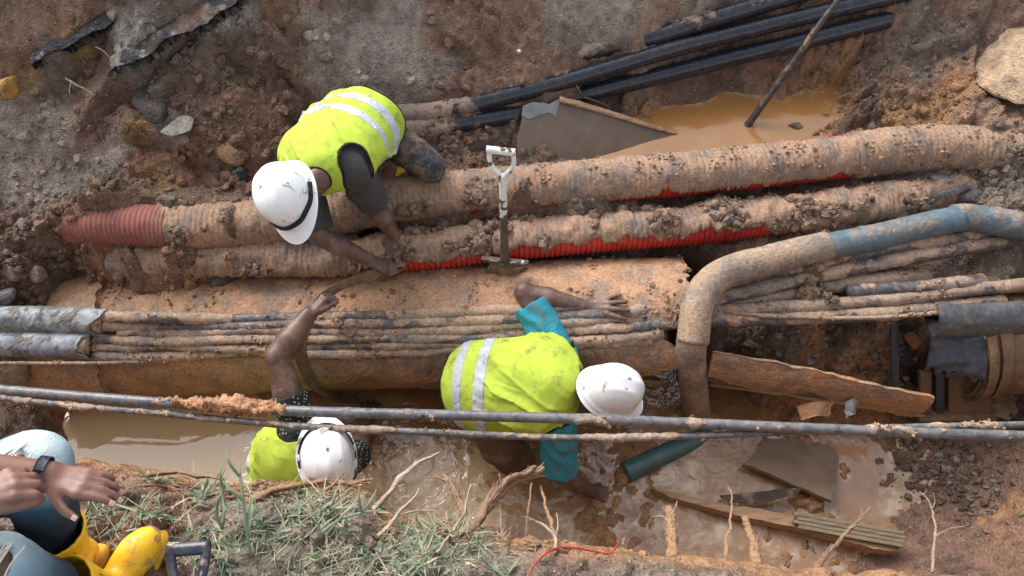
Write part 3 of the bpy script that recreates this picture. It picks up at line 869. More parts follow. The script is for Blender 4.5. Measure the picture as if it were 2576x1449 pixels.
# shards of the torn wall right of the break
_s1, _s2 = s_of_u(cM, sM, 1765), s_of_u(cM, sM, 2292)
def shard():
    ns, nt_ = 200, 26
    S = np.linspace(_s1, _s2, ns)[:, None] + np.zeros(nt_)[None]
    x = (S - _s1) / (_s2 - _s1)
    p = np.stack([S * 6, S * 0, S * 0], -1)
    lo = np.interp(x[:, 0], [0, .2, .33, .42, .47, .6, .75, .9, 1], [78, 92, 100, 90, 84, 90, 96, 104, 106])[:, None] + 11 * fbm(p, 1.6, 5, 11)[:, :1]
    hi = np.interp(x[:, 0], [0, .3, 1], [52, 55, 66])[:, None] + 4 * fbm(p, 1.0, 3, 17)[:, :1]
    d = np.radians(hi + (lo - hi) * np.linspace(0, 1, nt_)[None])
    c, t, N, B = fM(S)
    D = np.cos(d)[..., None] * N + np.sin(d)[..., None] * B
    G = c + D * (RM + .012 * fbm(c + D, 5, 3, 3))[..., None]
    return G
_sh = shell('pipe_shard', shard(), .02, M_PIPEMUD, main, np.full((200, 26), .55))
def shard2():
    ns, nt_ = 120, 22
    _a = s_of_u(cM, sM, 1800)
    S = np.linspace(_a, _s2 + .1, ns)[:, None] + np.zeros(nt_)[None]
    d = np.radians(np.linspace(118, 175, nt_))[None] + 0 * S
    c, t, N, B = fM(S)
    D = np.cos(d)[..., None] * N + np.sin(d)[..., None] * B
    return c + D * (RM - .01 + .01 * fbm(c + D, 5, 3, 9))[..., None]
shell('pipe_invert', shard2(), .02, M_RUST, main, np.full((120, 22), .3))
# peeled flap
_fp = P(2070, 1028, -1.36)
def flap(u, v, z, w, h, seed, tilt=.5):
    c = P(u, v, z)
    n = 14
    a, b = np.meshgrid(np.linspace(-1, 1, n), np.linspace(0, 1, n), indexing='ij')
    wob = .25 * fbm(np.stack([a * 2, b * 2, a * 0 + seed], -1), 1.2, 3, seed)
    X = c[0] + a * w * (1 - .25 * b + wob)
    Y = c[1] - b * h * .8 + .01 * a
    Z = c[2] - b * h * tilt + .015 * np.cos(a * 3)
    return np.stack([X, Y, Z], -1)
shell('peeled_flap', flap(2052, 1012, -1.33, .085, .07, 4), .007, M_PIPEMUD, main, np.full((14, 14), .2))
shell('peeled_flap', flap(2142, 1004, -1.34, .03, .08, 6), .006, M_SILVER, main, np.full((14, 14), .4))
# right-hand pipe with its collars
AR = PL([(2408, 870, -1.44), (2500, 862, -1.42), (2800, 850, -1.40)])
fR, LR, cR, sR = axis_fn(AR)
def ring(name, f, sa, sb, r, mat, parent, th0=-180, th1=180, thick=.02, seed=0, mudv=.4, ns=12, nt_=64, amp=.004):
    closed = th1 - th0 >= 360
    S, TH = np.meshgrid(np.linspace(sa, sb, ns), np.radians(np.linspace(th0, th1, nt_, endpoint=not closed)), indexing='ij')
    c, t, N, B = f(S)
    D = np.cos(TH)[..., None] * N + np.sin(TH)[..., None] * B
    G = c + D * r
    n = fbm(G, 14, 3, seed)
    G = G + D * (amp * n)[..., None]
    return shell(name, G, thick, mat, parent, np.clip(mudv + .6 * n, 0, 1), closed_v=closed)
rp = empty('water_main', P(2520, 870, -1.65), 'rusty brown water main leaving the right edge of the picture, with raised collars', 'pipe')
ring('barrel', fR, 0, LR, .235, M_RUST, rp, seed=3, ns=60)
_q = lambda u: s_of_u(cR, sR, u)
ring('collar', fR, _q(2415), _q(2440), .247, M_RUST, rp, thick=.03, seed=4, mudv=.5)
ring('collar', fR, _q(2447), _q(2468), .244, M_RUST, rp, thick=.03, seed=5, mudv=.25)
cp = empty('pipe_coupling', P(2400, 1040, -1.72), 'rusty flanged half coupling lying in front of the broken main at the right', 'coupling')
def box_geo(c, ax, ay, az, hx, hy, hz, bev=.003):
    """bevelled box from centre and axes"""
    import bmesh
    bm = bmesh.new()
    bmesh.ops.create_cube(bm, size=2)
    for v in bm.verts:
        v.co.x *= hx; v.co.y *= hy; v.co.z *= hz
    bmesh.ops.bevel(bm, geom=bm.edges[:], offset=bev, segments=2, affect='EDGES', profile=.6)
    V = np.array([v.co[:] for v in bm.verts])
    T = [f for f in bm.faces]
    F3 = np.array([[v.index for v in f.verts] for f in T if len(f.verts) == 3]).reshape(-1, 3)
    F4 = np.array([[v.index for v in f.verts] for f in T if len(f.verts) == 4]).reshape(-1, 4)
    bm.free()
    M = np.stack([ax, ay, az], 0)
    return np.asarray(c) + V @ M, [f for f in (F4, F3) if len(f)], np.zeros(len(V))
def V3_(*a): return np.array(a, float)
def unit(v):
    v = np.asarray(v, float); return v / (np.linalg.norm(v) + 1e-12)
for nm_, u0, u1, v0, v1, z0, z1, mt_, hh_ in (('rib', 2312, 2340, 932, 1036, -1.45, -1.64, M_RUST, .018), ('rib', 2352, 2374, 936, 1036, -1.455, -1.64, M_BLACKIRON, .014), ('body', 2384, 2492, 934, 1038, -1.47, -1.65, M_RUST, .012)):
    a_, b_, c_ = P(u0, v0, z0), P(u1, v0, z0), P(u0, v1, z1)
    ex, ey = unit(b_ - a_), unit(c_ - a_)
    V, F, Mu = box_geo((b_ + c_) / 2, ex, ey, np.cross(ex, ey), np.linalg.norm(b_ - a_) / 2, np.linalg.norm(c_ - a_) / 2, hh_, .005)
    V = V + (.004 * fbm(V, 14, 3, int(u0)))[:, None]
    mk(nm_, V, F, mt_, cp, attrs={'mud': Mu + .4})
_l, _r2 = P(2306, 1048, -1.66), P(2502, 1045, -1.66)
_ax = unit(_r2 - _l)
V, F, Mu = box_geo((_l + _r2) / 2, _ax, np.cross([0, 0, 1], _ax), np.array([0, 0, 1.]), np.linalg.norm(_r2 - _l) / 2, .03, .016, .006)
mk('flange', V, F, M_RUST, cp, attrs={'mud': Mu + .5})
# black iron strap round the open length
_t0, _t1 = P(2250, 806, -1.22), P(2252, 996, -1.50)
_d3 = unit(_t1 - _t0)
V, F, Mu = box_geo((_t0 + _t1) / 2, V3_(1, 0, 0), np.cross(_d3, V3_(1, 0, 0)), -_d3, .019, .006, np.linalg.norm(_t1 - _t0) / 2, .003)
st = mk('pipe_strap', V, F, M_BLACKIRON, attrs={'mud': Mu + .1})
tag(st, 'shiny black iron strap laid over the gravel in the open main', 'strap')
def crumple(name, f, sa, sb, th0, th1, r, seed, mat, amp, ns=60, nt_=50, thick=.004, label=None, cat=None, jag=8):
    x = np.linspace(0, 1, ns)
    lo = th1 + jag * fbm(np.stack([x * 5, x * 0, x * 0], -1), 1.1, 4, seed)
    S = sa + (sb - sa) * x[:, None] + np.zeros(nt_)[None]
    TH = np.radians(th0 + (lo[:, None] - th0) * np.linspace(0, 1, nt_)[None])
    c, t, N, B = f(S)
    D = np.cos(TH)[..., None] * N + np.sin(TH)[..., None] * B
    G = c + D * r
    n = fbm(G, 5, 3, seed); n2 = 1 - np.abs(fbm(G * np.array([.35, 1, 1]), 9, 2, seed + 4)) * 2
    G = G + D * (amp * (n + .8 * n2))[..., None]
    o = shell(name, G, thick, mat, None, np.clip(.15 + .5 * n, 0, 1))
    return tag(o, label, cat)
M_TARP = coated_mat('black_wet_plastic', (.016, .020, .026), .38, (.12, .09, .065), .5, .9, .4)
M_FILM = coated_mat('grey_plastic_film', (.05, .056, .062), .35, (.24, .18, .14), .5, .9, .6)
crumple('plastic_sheet', fM, s_of_u(cM, sM, 2266), s_of_u(cM, sM, 2400), -30, 45, RM - .06, 3, M_TARP, .02, label='wet black crumpled plastic sheet wrapped beside the iron strap', cat='plastic sheet', jag=38)
AF = PL([(2330, 800, -1.12), (2450, 795, -1.12), (2700, 775, -1.1)])
fF, LF, cF, sF = axis_fn(AF)
crumple('plastic_film', fF, 0, LF, -10, 92, .085, 12, M_FILM, .018, thick=.003, label='grey plastic film hanging below the thin pale rope at right', cat='plastic film', jag=60)

# bent blue-grey plastic pipe
bp = empty('plastic_pipe', P(1755, 1040, -1.76), 'bent plastic drain pipe, blue at right and mud-brown where it drops into the water', 'pipe')
def bfn(lo, hi, seed):
    def fn(S, TH, c, base, w):
        n = fbm(w, 8, 4, seed); n2 = fbm(w, 45, 3, seed + 2)
        u = unproj(w.reshape(-1, 3))[:, 0].reshape(S.shape)
        m = np.clip(lo + (hi - lo) * sstep(1, 0, (u - 1700) / 400) + .7 * n + .15 * np.cos(TH), 0, 1)
        return base + .006 * sstep(.55, .9, m + .4 * n2) + .0016 * n2 * m, m
    return fn
tube('pipe_section', PL([(2398, 549, -.985), (2440, 548, -.99), (2530, 562, -1.0), (2640, 580, -1.02), (2800, 610, -1.05)]), .066, M_BLUE, bp, 32, .012, bfn(.26, .3, 31))
tube('pipe_section', PL([(2070, 622, -.99), (2200, 597, -.985), (2330, 566, -.98), (2412, 550, -.98)]), .0615, M_BLUE, bp, 32, .012, bfn(.36, .5, 33))
_elb = PL([(2078, 620, -.99), (1990, 640, -.985), (1900, 662, -.98), (1845, 678, -.975), (1800, 700, -.97), (1768, 735, -.97), (1752, 780, -.985), (1745, 840, -1.04), (1742, 860, -1.06)])
tube('elbow', _elb, .0645, M_BLUE, bp, 32, .012, bfn(.95, 1.0, 35))
tube('pipe_section', PL([(1743, 845, -1.045), (1738, 880, -1.13), (1742, 950, -1.36), (1752, 1030, -1.68), (1758, 1070, -1.86)]), .062, M_BLUE, bp, 32, .012, bfn(.85, .95, 37))
tl = tube('plastic_pipe', PL([(1572, 1190, -1.735), (1610, 1172, -1.74), (1660, 1148, -1.75), (1740, 1112, -1.775), (1820, 1075, -1.83)]), .052, M_TEAL, None, 30, .012, lambda S, TH, c, b, w: (b, .3 + .4 * fbm(w, 8, 3, 3)))
tag(tl, 'short teal plastic pipe half under water beside the blue-sleeved worker', 'pipe')

# grey conduits on the left and the cables that leave them
for i, (pts, r, lab) in enumerate([
        ([(-120, 800, -1.14), (10, 803, -1.14), (140, 805, -1.14), (268, 812, -1.14)], .056, 'upper of two scaly silver-grey conduits cut open at the left edge'),
        ([(-120, 862, -1.20), (0, 863, -1.20), (120, 866, -1.195), (236, 870, -1.195)], .057, 'lower of two scaly silver-grey conduits cut open at the left edge')]):
    e = empty('conduit', P(*pts[2]) - np.array([0, 0, r]), lab, 'conduit', 'grey conduits at left')
    f, L, c, s = axis_fn(PL(pts))
    n = 150
    th = np.linspace(-np.pi, np.pi, 40, endpoint=False)
    end = L + .03 * np.cos(2 * th + 1 + i) + .03 * fbm(np.stack([np.cos(th) * 2, np.sin(th) * 2, th * 0], -1), 1.5, 3, 4 + i) - .02
    S = np.linspace(0, 1, n)[:, None] * end[None]
    TH = np.broadcast_to(th[None], S.shape)
    cc, t, N, B = f(S)
    D = np.cos(TH)[..., None] * N + np.sin(TH)[..., None] * B
    G = cc + D * r
    nn = fbm(G, 18, 4, 9 + i); n2 = fbm(G, 60, 2, 3)
    G = G + D * (.0025 * nn + .002 * n2)[..., None]
    shell('wall', G, .006, M_SILVER, e, np.clip(.40 + .8 * nn + .5 * n2, 0, 1), closed_v=True)
    q = L - .25 - .1 * i
    tube('packing', np.array([f(np.array([q]))[0][0], f(np.array([L - .015]))[0][0]]), r * .86, M_CABLE, e, 20, .01, lumpy(.008, 20, 0, 7 + i, .8, .004, .4))

def over(pts):
    """(u, v, z) or (u, v, None): None lets the cable lie on the main"""
    return np.array([P(u, v, z) if z is not None else on_axis(u, v, cM, RM + .022) for u, v, z in pts])
N_ = None
cables = [
 ('cable', [(255, 797, -1.125), (420, 800, -1.12), (560, 802, N_), (760, 801, N_), (1000, 792, N_), (1250, 780, N_), (1450, 772, N_), (1640, 752, -1.06), (1830, 712, -1.07), (2050, 664, -1.06), (2250, 622, -1.05), (2420, 596, -1.06), (2480, 588, -1.09)], .023, .3, 'topmost muddy cable of the bundle lying across the big main'),
 ('cable', [(262, 818, -1.15), (420, 824, N_), (600, 826, N_), (780, 817, N_), (1000, 816, N_), (1150, 808, N_), (1350, 800, N_), (1560, 786, N_), (1700, 770, -1.07), (1860, 738, -1.085), (2060, 694, -1.08), (2250, 655, -1.07), (2420, 625, -1.08), (2540, 606, -1.12)], .024, .35, 'second muddy cable from the top, leaving the upper grey conduit'),
 ('cable', [(300, 836, -1.18), (470, 838, N_), (640, 838, N_), (820, 838, N_), (1000, 838, N_), (1160, 828, N_), (1300, 820, N_), (1480, 806, N_), (1700, 788, -1.09), (1900, 778, -1.12), (2150, 760, -1.12), (2350, 742, -1.12), (2480, 726, -1.14), (2600, 715, -1.17)], .021, .55, 'middle cable of the bundle, blue-black showing under the teal-sleeved arm'),
 ('cable', [(240, 852, -1.19), (420, 852, N_), (600, 853, N_), (800, 852, N_), (1000, 852, N_), (1200, 848, N_), (1420, 836, N_), (1620, 820, N_), (1780, 806, -1.12), (2000, 800, -1.15), (2200, 790, -1.15), (2380, 772, -1.16), (2520, 758, -1.2)], .024, .38, 'thick pale-mud cable leaving the lower grey conduit'),
 ('cable', [(236, 876, -1.21), (420, 873, N_), (620, 872, N_), (840, 870, N_), (1060, 868, N_), (1280, 862, N_), (1500, 850, N_), (1660, 840, N_)], .020, .5, 'slim dark cable second from the front of the bundle'),
 ('cable', [(238, 894, -1.235), (420, 892, N_), (620, 890, N_), (840, 889, N_), (1060, 884, N_), (1260, 874, N_), (1450, 864, N_), (1640, 854, N_)], .023, .6, 'front cable of the bundle, thick with orange mud clods'),
 ('cable', [(2130, 735, -1.11), (2230, 728, -1.10), (2330, 722, -1.10), (2420, 712, -1.11), (2470, 706, -1.15)], .022, .18, 'short blue-black cable length bare of mud beside the dark hole'),
 ('cable', [(1790, 762, -1.12), (1950, 742, -1.13), (2100, 716, -1.14), (2240, 702, -1.14), (2330, 700, -1.2)], .026, .9, 'mud-smothered cable stub right of the bent pipe'),
]
for i, (nm, pts, r, cov, lab) in enumerate(cables):
    rl = [r * (1.12 + .34 * float(sstep(1640, 1800, q[0]))) for q in pts]
    cp_ = over(pts)
    cp_[1:-1] += np.random.default_rng(i).normal(size=(len(cp_) - 2, 3)) * np.array([0, .007, .004]) * np.array([1.0 if q[0] < 1600 else .15 for q in pts[1:-1]])[:, None]
    o = tube(nm, cp_, rl, M_CABLE, None, 14, .010, lumpy(.008, 7, .10 - cov * .25, 100 + i * 9, .8, .0020, cov - .14))
    tag(o, lab, 'cable', 'cables over the main')
# two cables hung across the front of the pit
o = tube('cable', PL([(-150, 966, -.98), (0, 980, -.96), (250, 1001, -.92), (450, 1016, -.90), (560, 1024, -.885), (800, 1036, -.865), (1200, 1046, -.85), (1600, 1059, -.85), (2000, 1076, -.86), (2300, 1088, -.88), (2576, 1097, -.9), (2800, 1104, -.93)]),
         .0205, M_CABLEF, None, 16, .010, lumpy(.014, 9, .22, 300, .5, .002, .12))
tag(o, 'thick grey-black cable stretched across the front of the pit above both workers', 'cable', 'cables hung across the pit')
o = tube('cable', PL([(-150, 985, -.99), (0, 1000, -.97), (180, 1021, -.94), (400, 1040, -.915), (620, 1061, -.90), (800, 1075, -.885), (1100, 1088, -.875), (1400, 1101, -.87), (1700, 1098, -.875), (2000, 1086, -.90), (2300, 1074, -.93), (2576, 1068, -.95), (2800, 1062, -.98)]),
         .0135, M_CABLEF, None, 14, .010, lumpy(.010, 10, .12, 310, .5, .002, .28))
tag(o, 'thinner cable sagging in front of the thick one across the pit', 'cable', 'cables hung across the pit')
# clay clod stuck on the thick cable
o = tube('clay_clod', PL([(440, 1013, -.885), (500, 1018, -.875), (575, 1018, -.87), (650, 1026, -.868), (720, 1031, -.865)]), [.008, .017, .028, .021, .012], M_SOIL, None, 22, .008, lumpy(.03, 16, -.3, 340, .2, .012, 1))
_ca = o.data.attributes.new('soil', 'FLOAT_COLOR', 'POINT')
_ca.data.foreach_set('color', np.tile(np.array([.43, .235, .125, 1], np.float32), len(o.data.vertices)))
tag(o, 'lump of orange clay clinging to the stretched cable left of the raised arm', 'clay')
# thin ropes
o = tube('rope', over([(-80, 914, -1.20), (60, 914, -1.2), (230, 914, -1.2), (420, 908, N_), (560, 896, N_), (700, 872, -1.17), (820, 846, N_), (1000, 826, N_), (1180, 806, N_), (1340, 792, N_), (1500, 778, N_)]), .0085, M_ROPE, None, 10, .008, lumpy(.006, 18, .1, 320, .3, .002, .4))
tag(o, 'thin muddy rope crossing the cable bundle diagonally from the left edge', 'rope')
o = tube('rope', over([(1775, 776, -1.09), (1830, 784, -1.09), (1930, 795, -1.1), (2080, 800, -1.11), (2230, 798, -1.11), (2380, 785, -1.1), (2500, 775, -1.09), (2620, 766, -1.08), (2800, 755, -1.08)]), .0095, M_ROPE, None, 10, .008, lumpy(.004, 18, .1, 330, .3, .0015, .4))
tag(o, 'pale thin rope drooping along the cables to the right edge', 'rope')
# binding wire round the bundle
o = tube('binding_wire', PL([(1635, 742, -1.05), (1640, 762, -1.04), (1642, 800, -1.06), (1640, 835, -1.1), (1646, 850, -1.15)]), .005, M_ROPE, None, 8, .008, lumpy(.003, 30, 0, 5, .2, .001, .5))
tag(o, 'muddy tie wire bound round the cable bundle by the spread hand', 'wire')
# ================================================================== implicit surfaces for bodies and clothes
def surface_nets(f, lo, hi, h):
    """mesh the zero set of f (points (N,3) -> (N,)); only blocks near the surface are sampled"""
    lo, hi = np.asarray(lo, float), np.asarray(hi, float)
    B = 8
    nb = np.maximum(1, np.ceil((hi - lo) / (h * B)).astype(int))
    n = nb * B + 1
    ci = np.stack(np.meshgrid(*[np.arange(k) for k in nb], indexing='ij'), -1).reshape(-1, 3)
    cen = lo + (ci * B + B / 2) * h
    d = f(cen)
    keep = np.abs(d) < h * B * 0.87 * 1.12 + .008
    F = np.ones(tuple(n), np.float32)
    # inside blocks far from the surface
    for q in ci[(~keep) & (d < 0)]:
        a = q * B
        F[a[0]:a[0] + B + 1, a[1]:a[1] + B + 1, a[2]:a[2] + B + 1] = -1
    g = np.stack(np.meshgrid(*[np.arange(B + 1)] * 3, indexing='ij'), -1).reshape(-1, 3)
    kk = ci[keep]
    for a0 in range(0, len(kk), 256):
        sub = kk[a0:a0 + 256]
        idx = (sub[:, None] * B + g[None])
        val = f((lo + idx.reshape(-1, 3) * h))
        F[idx[..., 0].ravel(), idx[..., 1].ravel(), idx[..., 2].ravel()] = val
    S = F < 0
    cs = [S[i:n[0] - 1 + i, j:n[1] - 1 + j, k:n[2] - 1 + k] for i in (0, 1) for j in (0, 1) for k in (0, 1)]
    cnt = sum(c.astype(np.int8) for c in cs)
    act = (cnt > 0) & (cnt < 8)
    A = np.argwhere(act)
    vid = -np.ones(act.shape, np.int64)
    vid[act] = np.arange(len(A))
    acc = np.zeros((len(A), 3)); num = np.zeros(len(A))
    corners = [(i, j, k) for i in (0, 1) for j in (0, 1) for k in (0, 1)]
    for c0 in corners:
        for ax in range(3):
            if c0[ax]: continue
            c1 = list(c0); c1[ax] = 1
            v0 = F[A[:, 0] + c0[0], A[:, 1] + c0[1], A[:, 2] + c0[2]]
            v1 = F[A[:, 0] + c1[0], A[:, 1] + c1[1], A[:, 2] + c1[2]]
            m = (v0 < 0) != (v1 < 0)
            t = np.where(m, v0 / np.where(m, v0 - v1, 1), 0)
            p = np.tile(np.array(c0, float), (len(A), 1)); p[:, ax] += t
            acc += p * m[:, None]; num += m
    V = lo + (A + acc / num[:, None]) * h
    Q = []
    for ax in range(3):
        b, c = [(1, 2), (2, 0), (0, 1)][ax]
        sl0 = [slice(None)] * 3; sl1 = [slice(None)] * 3
        sl0[ax] = slice(0, n[ax] - 1); sl1[ax] = slice(1, n[ax])
        ch = S[tuple(sl0)] != S[tuple(sl1)]
        E = np.argwhere(ch)
        E = E[(E[:, b] > 0) & (E[:, c] > 0) & (E[:, b] < n[b] - 1) & (E[:, c] < n[c] - 1)]
        def cell(db, dc):
            q = E.copy(); q[:, b] -= db; q[:, c] -= dc
            return vid[q[:, 0], q[:, 1], q[:, 2]]
        q = np.stack([cell(1, 1), cell(0, 1), cell(0, 0), cell(1, 0)], 1)
        fl = S[E[:, 0], E[:, 1], E[:, 2]]
        q[~fl] = q[~fl][:, ::-1]
        Q.append(q)
    Q = np.vstack(Q)
    Q = Q[(Q >= 0).all(1)]
    return V, Q
_VT = np.random.default_rng(5).random(64 ** 3).astype(np.float32) * 2 - 1
def vnoise(p, freq, seed=0):
    q = np.asarray(p, dtype=np.float32) * freq + np.float32(seed * 7.31 + 100)
    i = q.astype(np.int32)
    f = q - i
    w = f * f * (3 - 2 * f)
    i &= 63
    j = (i + 1) & 63
    x0, x1 = i[:, 0] * 4096, j[:, 0] * 4096
    y0, y1 = i[:, 1] * 64, j[:, 1] * 64
    z0, z1 = i[:, 2], j[:, 2]
    wx, wy, wz = w[:, 0], w[:, 1], w[:, 2]
    T = _VT
    a = T[x0 + y0 + z0]; a = a + (T[x1 + y0 + z0] - a) * wx
    b = T[x0 + y1 + z0]; b = b + (T[x1 + y1 + z0] - b) * wx
    c = T[x0 + y0 + z1]; c = c + (T[x1 + y0 + z1] - c) * wx
    d = T[x0 + y1 + z1]; d = d + (T[x1 + y1 + z1] - d) * wx
    a = a + (b - a) * wy
    c = c + (d - c) * wy
    return a + (c - a) * wz
def vfb(p, freq, seed=0):
    return .66 * vnoise(p, freq, seed) + .34 * vnoise(p, freq * 2.1, seed + 3)
def rcone(p, a, b, r1, r2):
    """tapered capsule"""
    a, b = np.asarray(a, float), np.asarray(b, float)
    ba = b - a
    L = (ba @ ba) + 1e-12
    t = np.clip(((p - a) @ ba) / L, 0, 1)
    return np.linalg.norm(p - a - t[:, None] * ba, axis=1) - (r1 + (r2 - r1) * t)
def ell(p, c, M, r):
    """ellipsoid with axes rows of M and radii r"""
    q = (p - np.asarray(c)) @ np.asarray(M).T
    r = np.asarray(r, float)
    k0 = np.linalg.norm(q / r, axis=1)
    k1 = np.linalg.norm(q / (r * r), axis=1) + 1e-9
    return k0 * (k0 - 1) / k1
def smin(a, b, k):
    h = np.clip(.5 + .5 * (b - a) / k, 0, 1)
    return b + (a - b) * h - k * h * (1 - h)
def chain(p, pts, rad, k=.0):
    d = None
    for i in range(len(pts) - 1):
        e = rcone(p, pts[i], pts[i + 1], rad[i], rad[i + 1])
        d = e if d is None else (smin(d, e, k) if k else np.minimum(d, e))
    return d
def bounds(pts, pad):
    pts = np.asarray(pts)
    return pts.min(0) - pad, pts.max(0) + pad
def frame(z, x):
    """rows: x', y', z' with z' along z and x' close to x"""
    z = unit(z); x = np.asarray(x, float); x = unit(x - z * (x @ z))
    return np.stack([x, np.cross(z, x), z])
def hand_prims(wrist, palm_dir, back, side, curls, size=1.0, spread=(.25, .08, -.08, -.28), thumb=(.7, .55, .5), curl2=None):
    """list of (pts, radii) for palm and fingers. palm_dir: wrist to knuckles, back: out of the back of the hand, side: towards the thumb."""
    f = unit(palm_dir); n = unit(np.asarray(back) - f * (np.asarray(back) @ f)); s = unit(np.asarray(side) - f * (np.asarray(side) @ f) - n * (np.asarray(side) @ n))
    w = np.asarray(wrist, float)
    out = []
    K = []
    for i, (off, ln) in enumerate(((.031, .084), (.010, .088), (-.011, .084), (-.030, .076))):
        k = w + size * (f * ln + s * off * 1.05 + n * (.004 - .003 * abs(i - 1)))
        K.append(k)
        out.append(([w + size * s * off * .55 + f * .005, k], [.0135 * size, .0115 * size]))
    lens = ((.037, .023, .018), (.041, .026, .019), (.038, .024, .018), (.030, .019, .016))
    for i in range(4):
        cu = curls[i] if np.ndim(curls) else curls
        a = spread[i]
        d = unit(f * math.cos(a) + s * math.sin(a))
        p = K[i]
        pts = [p]
        ang = 0
        for j, l in enumerate(lens[i]):
            ang += cu * (.75, 1.0, .8)[j]
            dd = d * math.cos(ang) - n * math.sin(ang)
            p = p + dd * l * size
            pts.append(p)
        r = (.0115, .0104, .0094, .0080) if i < 3 else (.0100, .0090, .0082, .0070)
        out.append((pts, [q * size for q in r]))
    # thumb leaves the side of the palm near its base
    b = w + size * (f * .022 + s * .026 - n * .006)
    a1, a2, a3 = thumb
    d1 = unit(f * math.cos(a1) + s * math.sin(a1) - n * .25)
    p1 = b + d1 * .038 * size
    d2 = unit(f * math.cos(a2 * .6) + s * math.sin(a2 * .6) - n * .35 * a3)
    p2 = p1 + d2 * .032 * size
    d3 = unit(f * math.cos(a2 * .2) + s * math.sin(a2 * .2) - n * .6 * a3)
    p3 = p2 + d3 * .024 * size
    out.append(([w + size * s * .012, b, p1, p2, p3], [.015 * size, .0155 * size, .0125 * size, .0105 * size, .0085 * size]))
    return out
def prims_sdf(p, prims, k=.012):
    d = None
    for pts, rad in prims:
        e = chain(p, pts, rad)
        d = e if d is None else smin(d, e, k)
    return d
def limb_sdf(arms, hands=(), k=.014):
    """arms: list of (pts, radii); hands: list of lists of primitives"""
    allp = [np.asarray(q) for pts, _ in list(arms) + [x for hh in hands for x in hh] for q in pts]
    hb = []
    for hh in hands:
        q = np.array([x for pts, _ in hh for x in pts])
        c = (q.min(0) + q.max(0)) / 2
        hb.append((c, np.linalg.norm(q - c, axis=1).max() + .018))
    def f(p):
        d = None
        for pts, rad in arms:
            e = chain(p, pts, rad, .012)
            d = e if d is None else smin(d, e, k)
        for (c, rr), hh in zip(hb, hands):
            far = np.linalg.norm(p - c, axis=1) - rr
            m = far < .02
            if not m.any():
                d = np.minimum(d, far + .0)
                continue
            pm, dm = p[m], d[m]
            for pts, rad in hh:
                dm = smin(dm, chain(pm, pts, rad), .006 if len(pts) == 4 else .011)
            d = np.minimum(d, far)
            d[m] = dm
        return d
    return f, allp
# ------------------------------------------------------------------ skin and cloth materials
def skin_mat(name, base, dust=.2, mudc=(.33, .21, .14)):
    m, nt, b = new_mat(name)
    pos = geo_pos(nt)
    bb = np.array(base)
    n = nz(nt, pos, 30, 4, .6)
    col = ramp(nt, n, [(.3, tuple(bb * .78)), (.7, tuple(bb * 1.18))])
    sp = ramp(nt, nz(nt, pos, 45, 5, .75), [(.55, 0.0), (.66, 1.0)])
    col = mix(nt, mth(nt, 'MULTIPLY', sp, dust), col, mudc)
    big = ramp(nt, nz(nt, pos, 11, 3, .6), [(.52, 0.0), (.7, 1.0)])
    col = mix(nt, mth(nt, 'MULTIPLY', big, dust * .8), col, mudc)
    nt.links.new(col, b.inputs['Base Color'])
    b.inputs['Roughness'].default_value = .46
    b.inputs['Specular IOR Level'].default_value = .45
    b.inputs['Subsurface Weight'].default_value = .06
    b.inputs['Subsurface Radius'].default_value = (.01, .004, .002)
    bump(nt, b, nz(nt, pos, 160, 3, .6), .25, .002)
    return m
def cloth_mat(name, base, dirt=.3, mudc=(.30, .19, .12), rough=.85, wr=.6, var=.12, weave=0, dirt_lo=.55, dirt_hi=.7, sheen=.0):
    m, nt, b = new_mat(name)
    pos = geo_pos(nt)
    bb = np.array(base)
    n = nz(nt, pos, 7, 4, .6)
    col = ramp(nt, n, [(.3, tuple(bb * (1 - var))), (.7, tuple(bb * (1 + var)))])
    d = ramp(nt, nz(nt, pos, 16, 6, .75), [(dirt_lo, 0.0), (dirt_hi, 1.0)])
    col = mix(nt, mth(nt, 'MULTIPLY', d, dirt), col, mudc)
    nt.links.new(col, b.inputs['Base Color'])
    b.inputs['Roughness'].default_value = rough
    b.inputs['Specular IOR Level'].default_value = .25
    h = nz(nt, pos, 18, 5, .55, .8)
    bump(nt, b, h, wr, .02)
    return m
SKIN = skin_mat('dusty_brown_skin', (.115, .062, .046), .5)
SKIN4 = skin_mat('warm_brown_skin', (.175, .084, .061), .0)
M_VEST = cloth_mat('lime_vest_cloth', (.43, .55, .06), .8, (.15, .14, .05), .8, .18, .14, dirt_lo=.53, dirt_hi=.70)
M_TAPE = cloth_mat('reflective_tape', (.47, .50, .53), .45, (.27, .24, .19), .35, .8, .12)
M_TRIM = cloth_mat('black_binding', (.012, .014, .014), .1)
M_GREY = cloth_mat('dark_grey_shirt', (.060, .058, .060), .3, (.22, .17, .14))
M_TEALS = cloth_mat('teal_shirt', (.035, .27, .36), .65, (.17, .15, .115), dirt_lo=.50, dirt_hi=.62)
M_JEAN = cloth_mat('muddy_dark_jeans', (.03, .036, .05), .85, (.22, .145, .10), dirt_lo=.42, dirt_hi=.6)
M_TROUS = cloth_mat('wet_brown_trousers', (.13, .085, .06), .5)
M_BOOTD = cloth_mat('muddy_yellow_boot', (.5, .27, .02), .7, (.25, .16, .09), .4, .2, dirt_lo=.45)
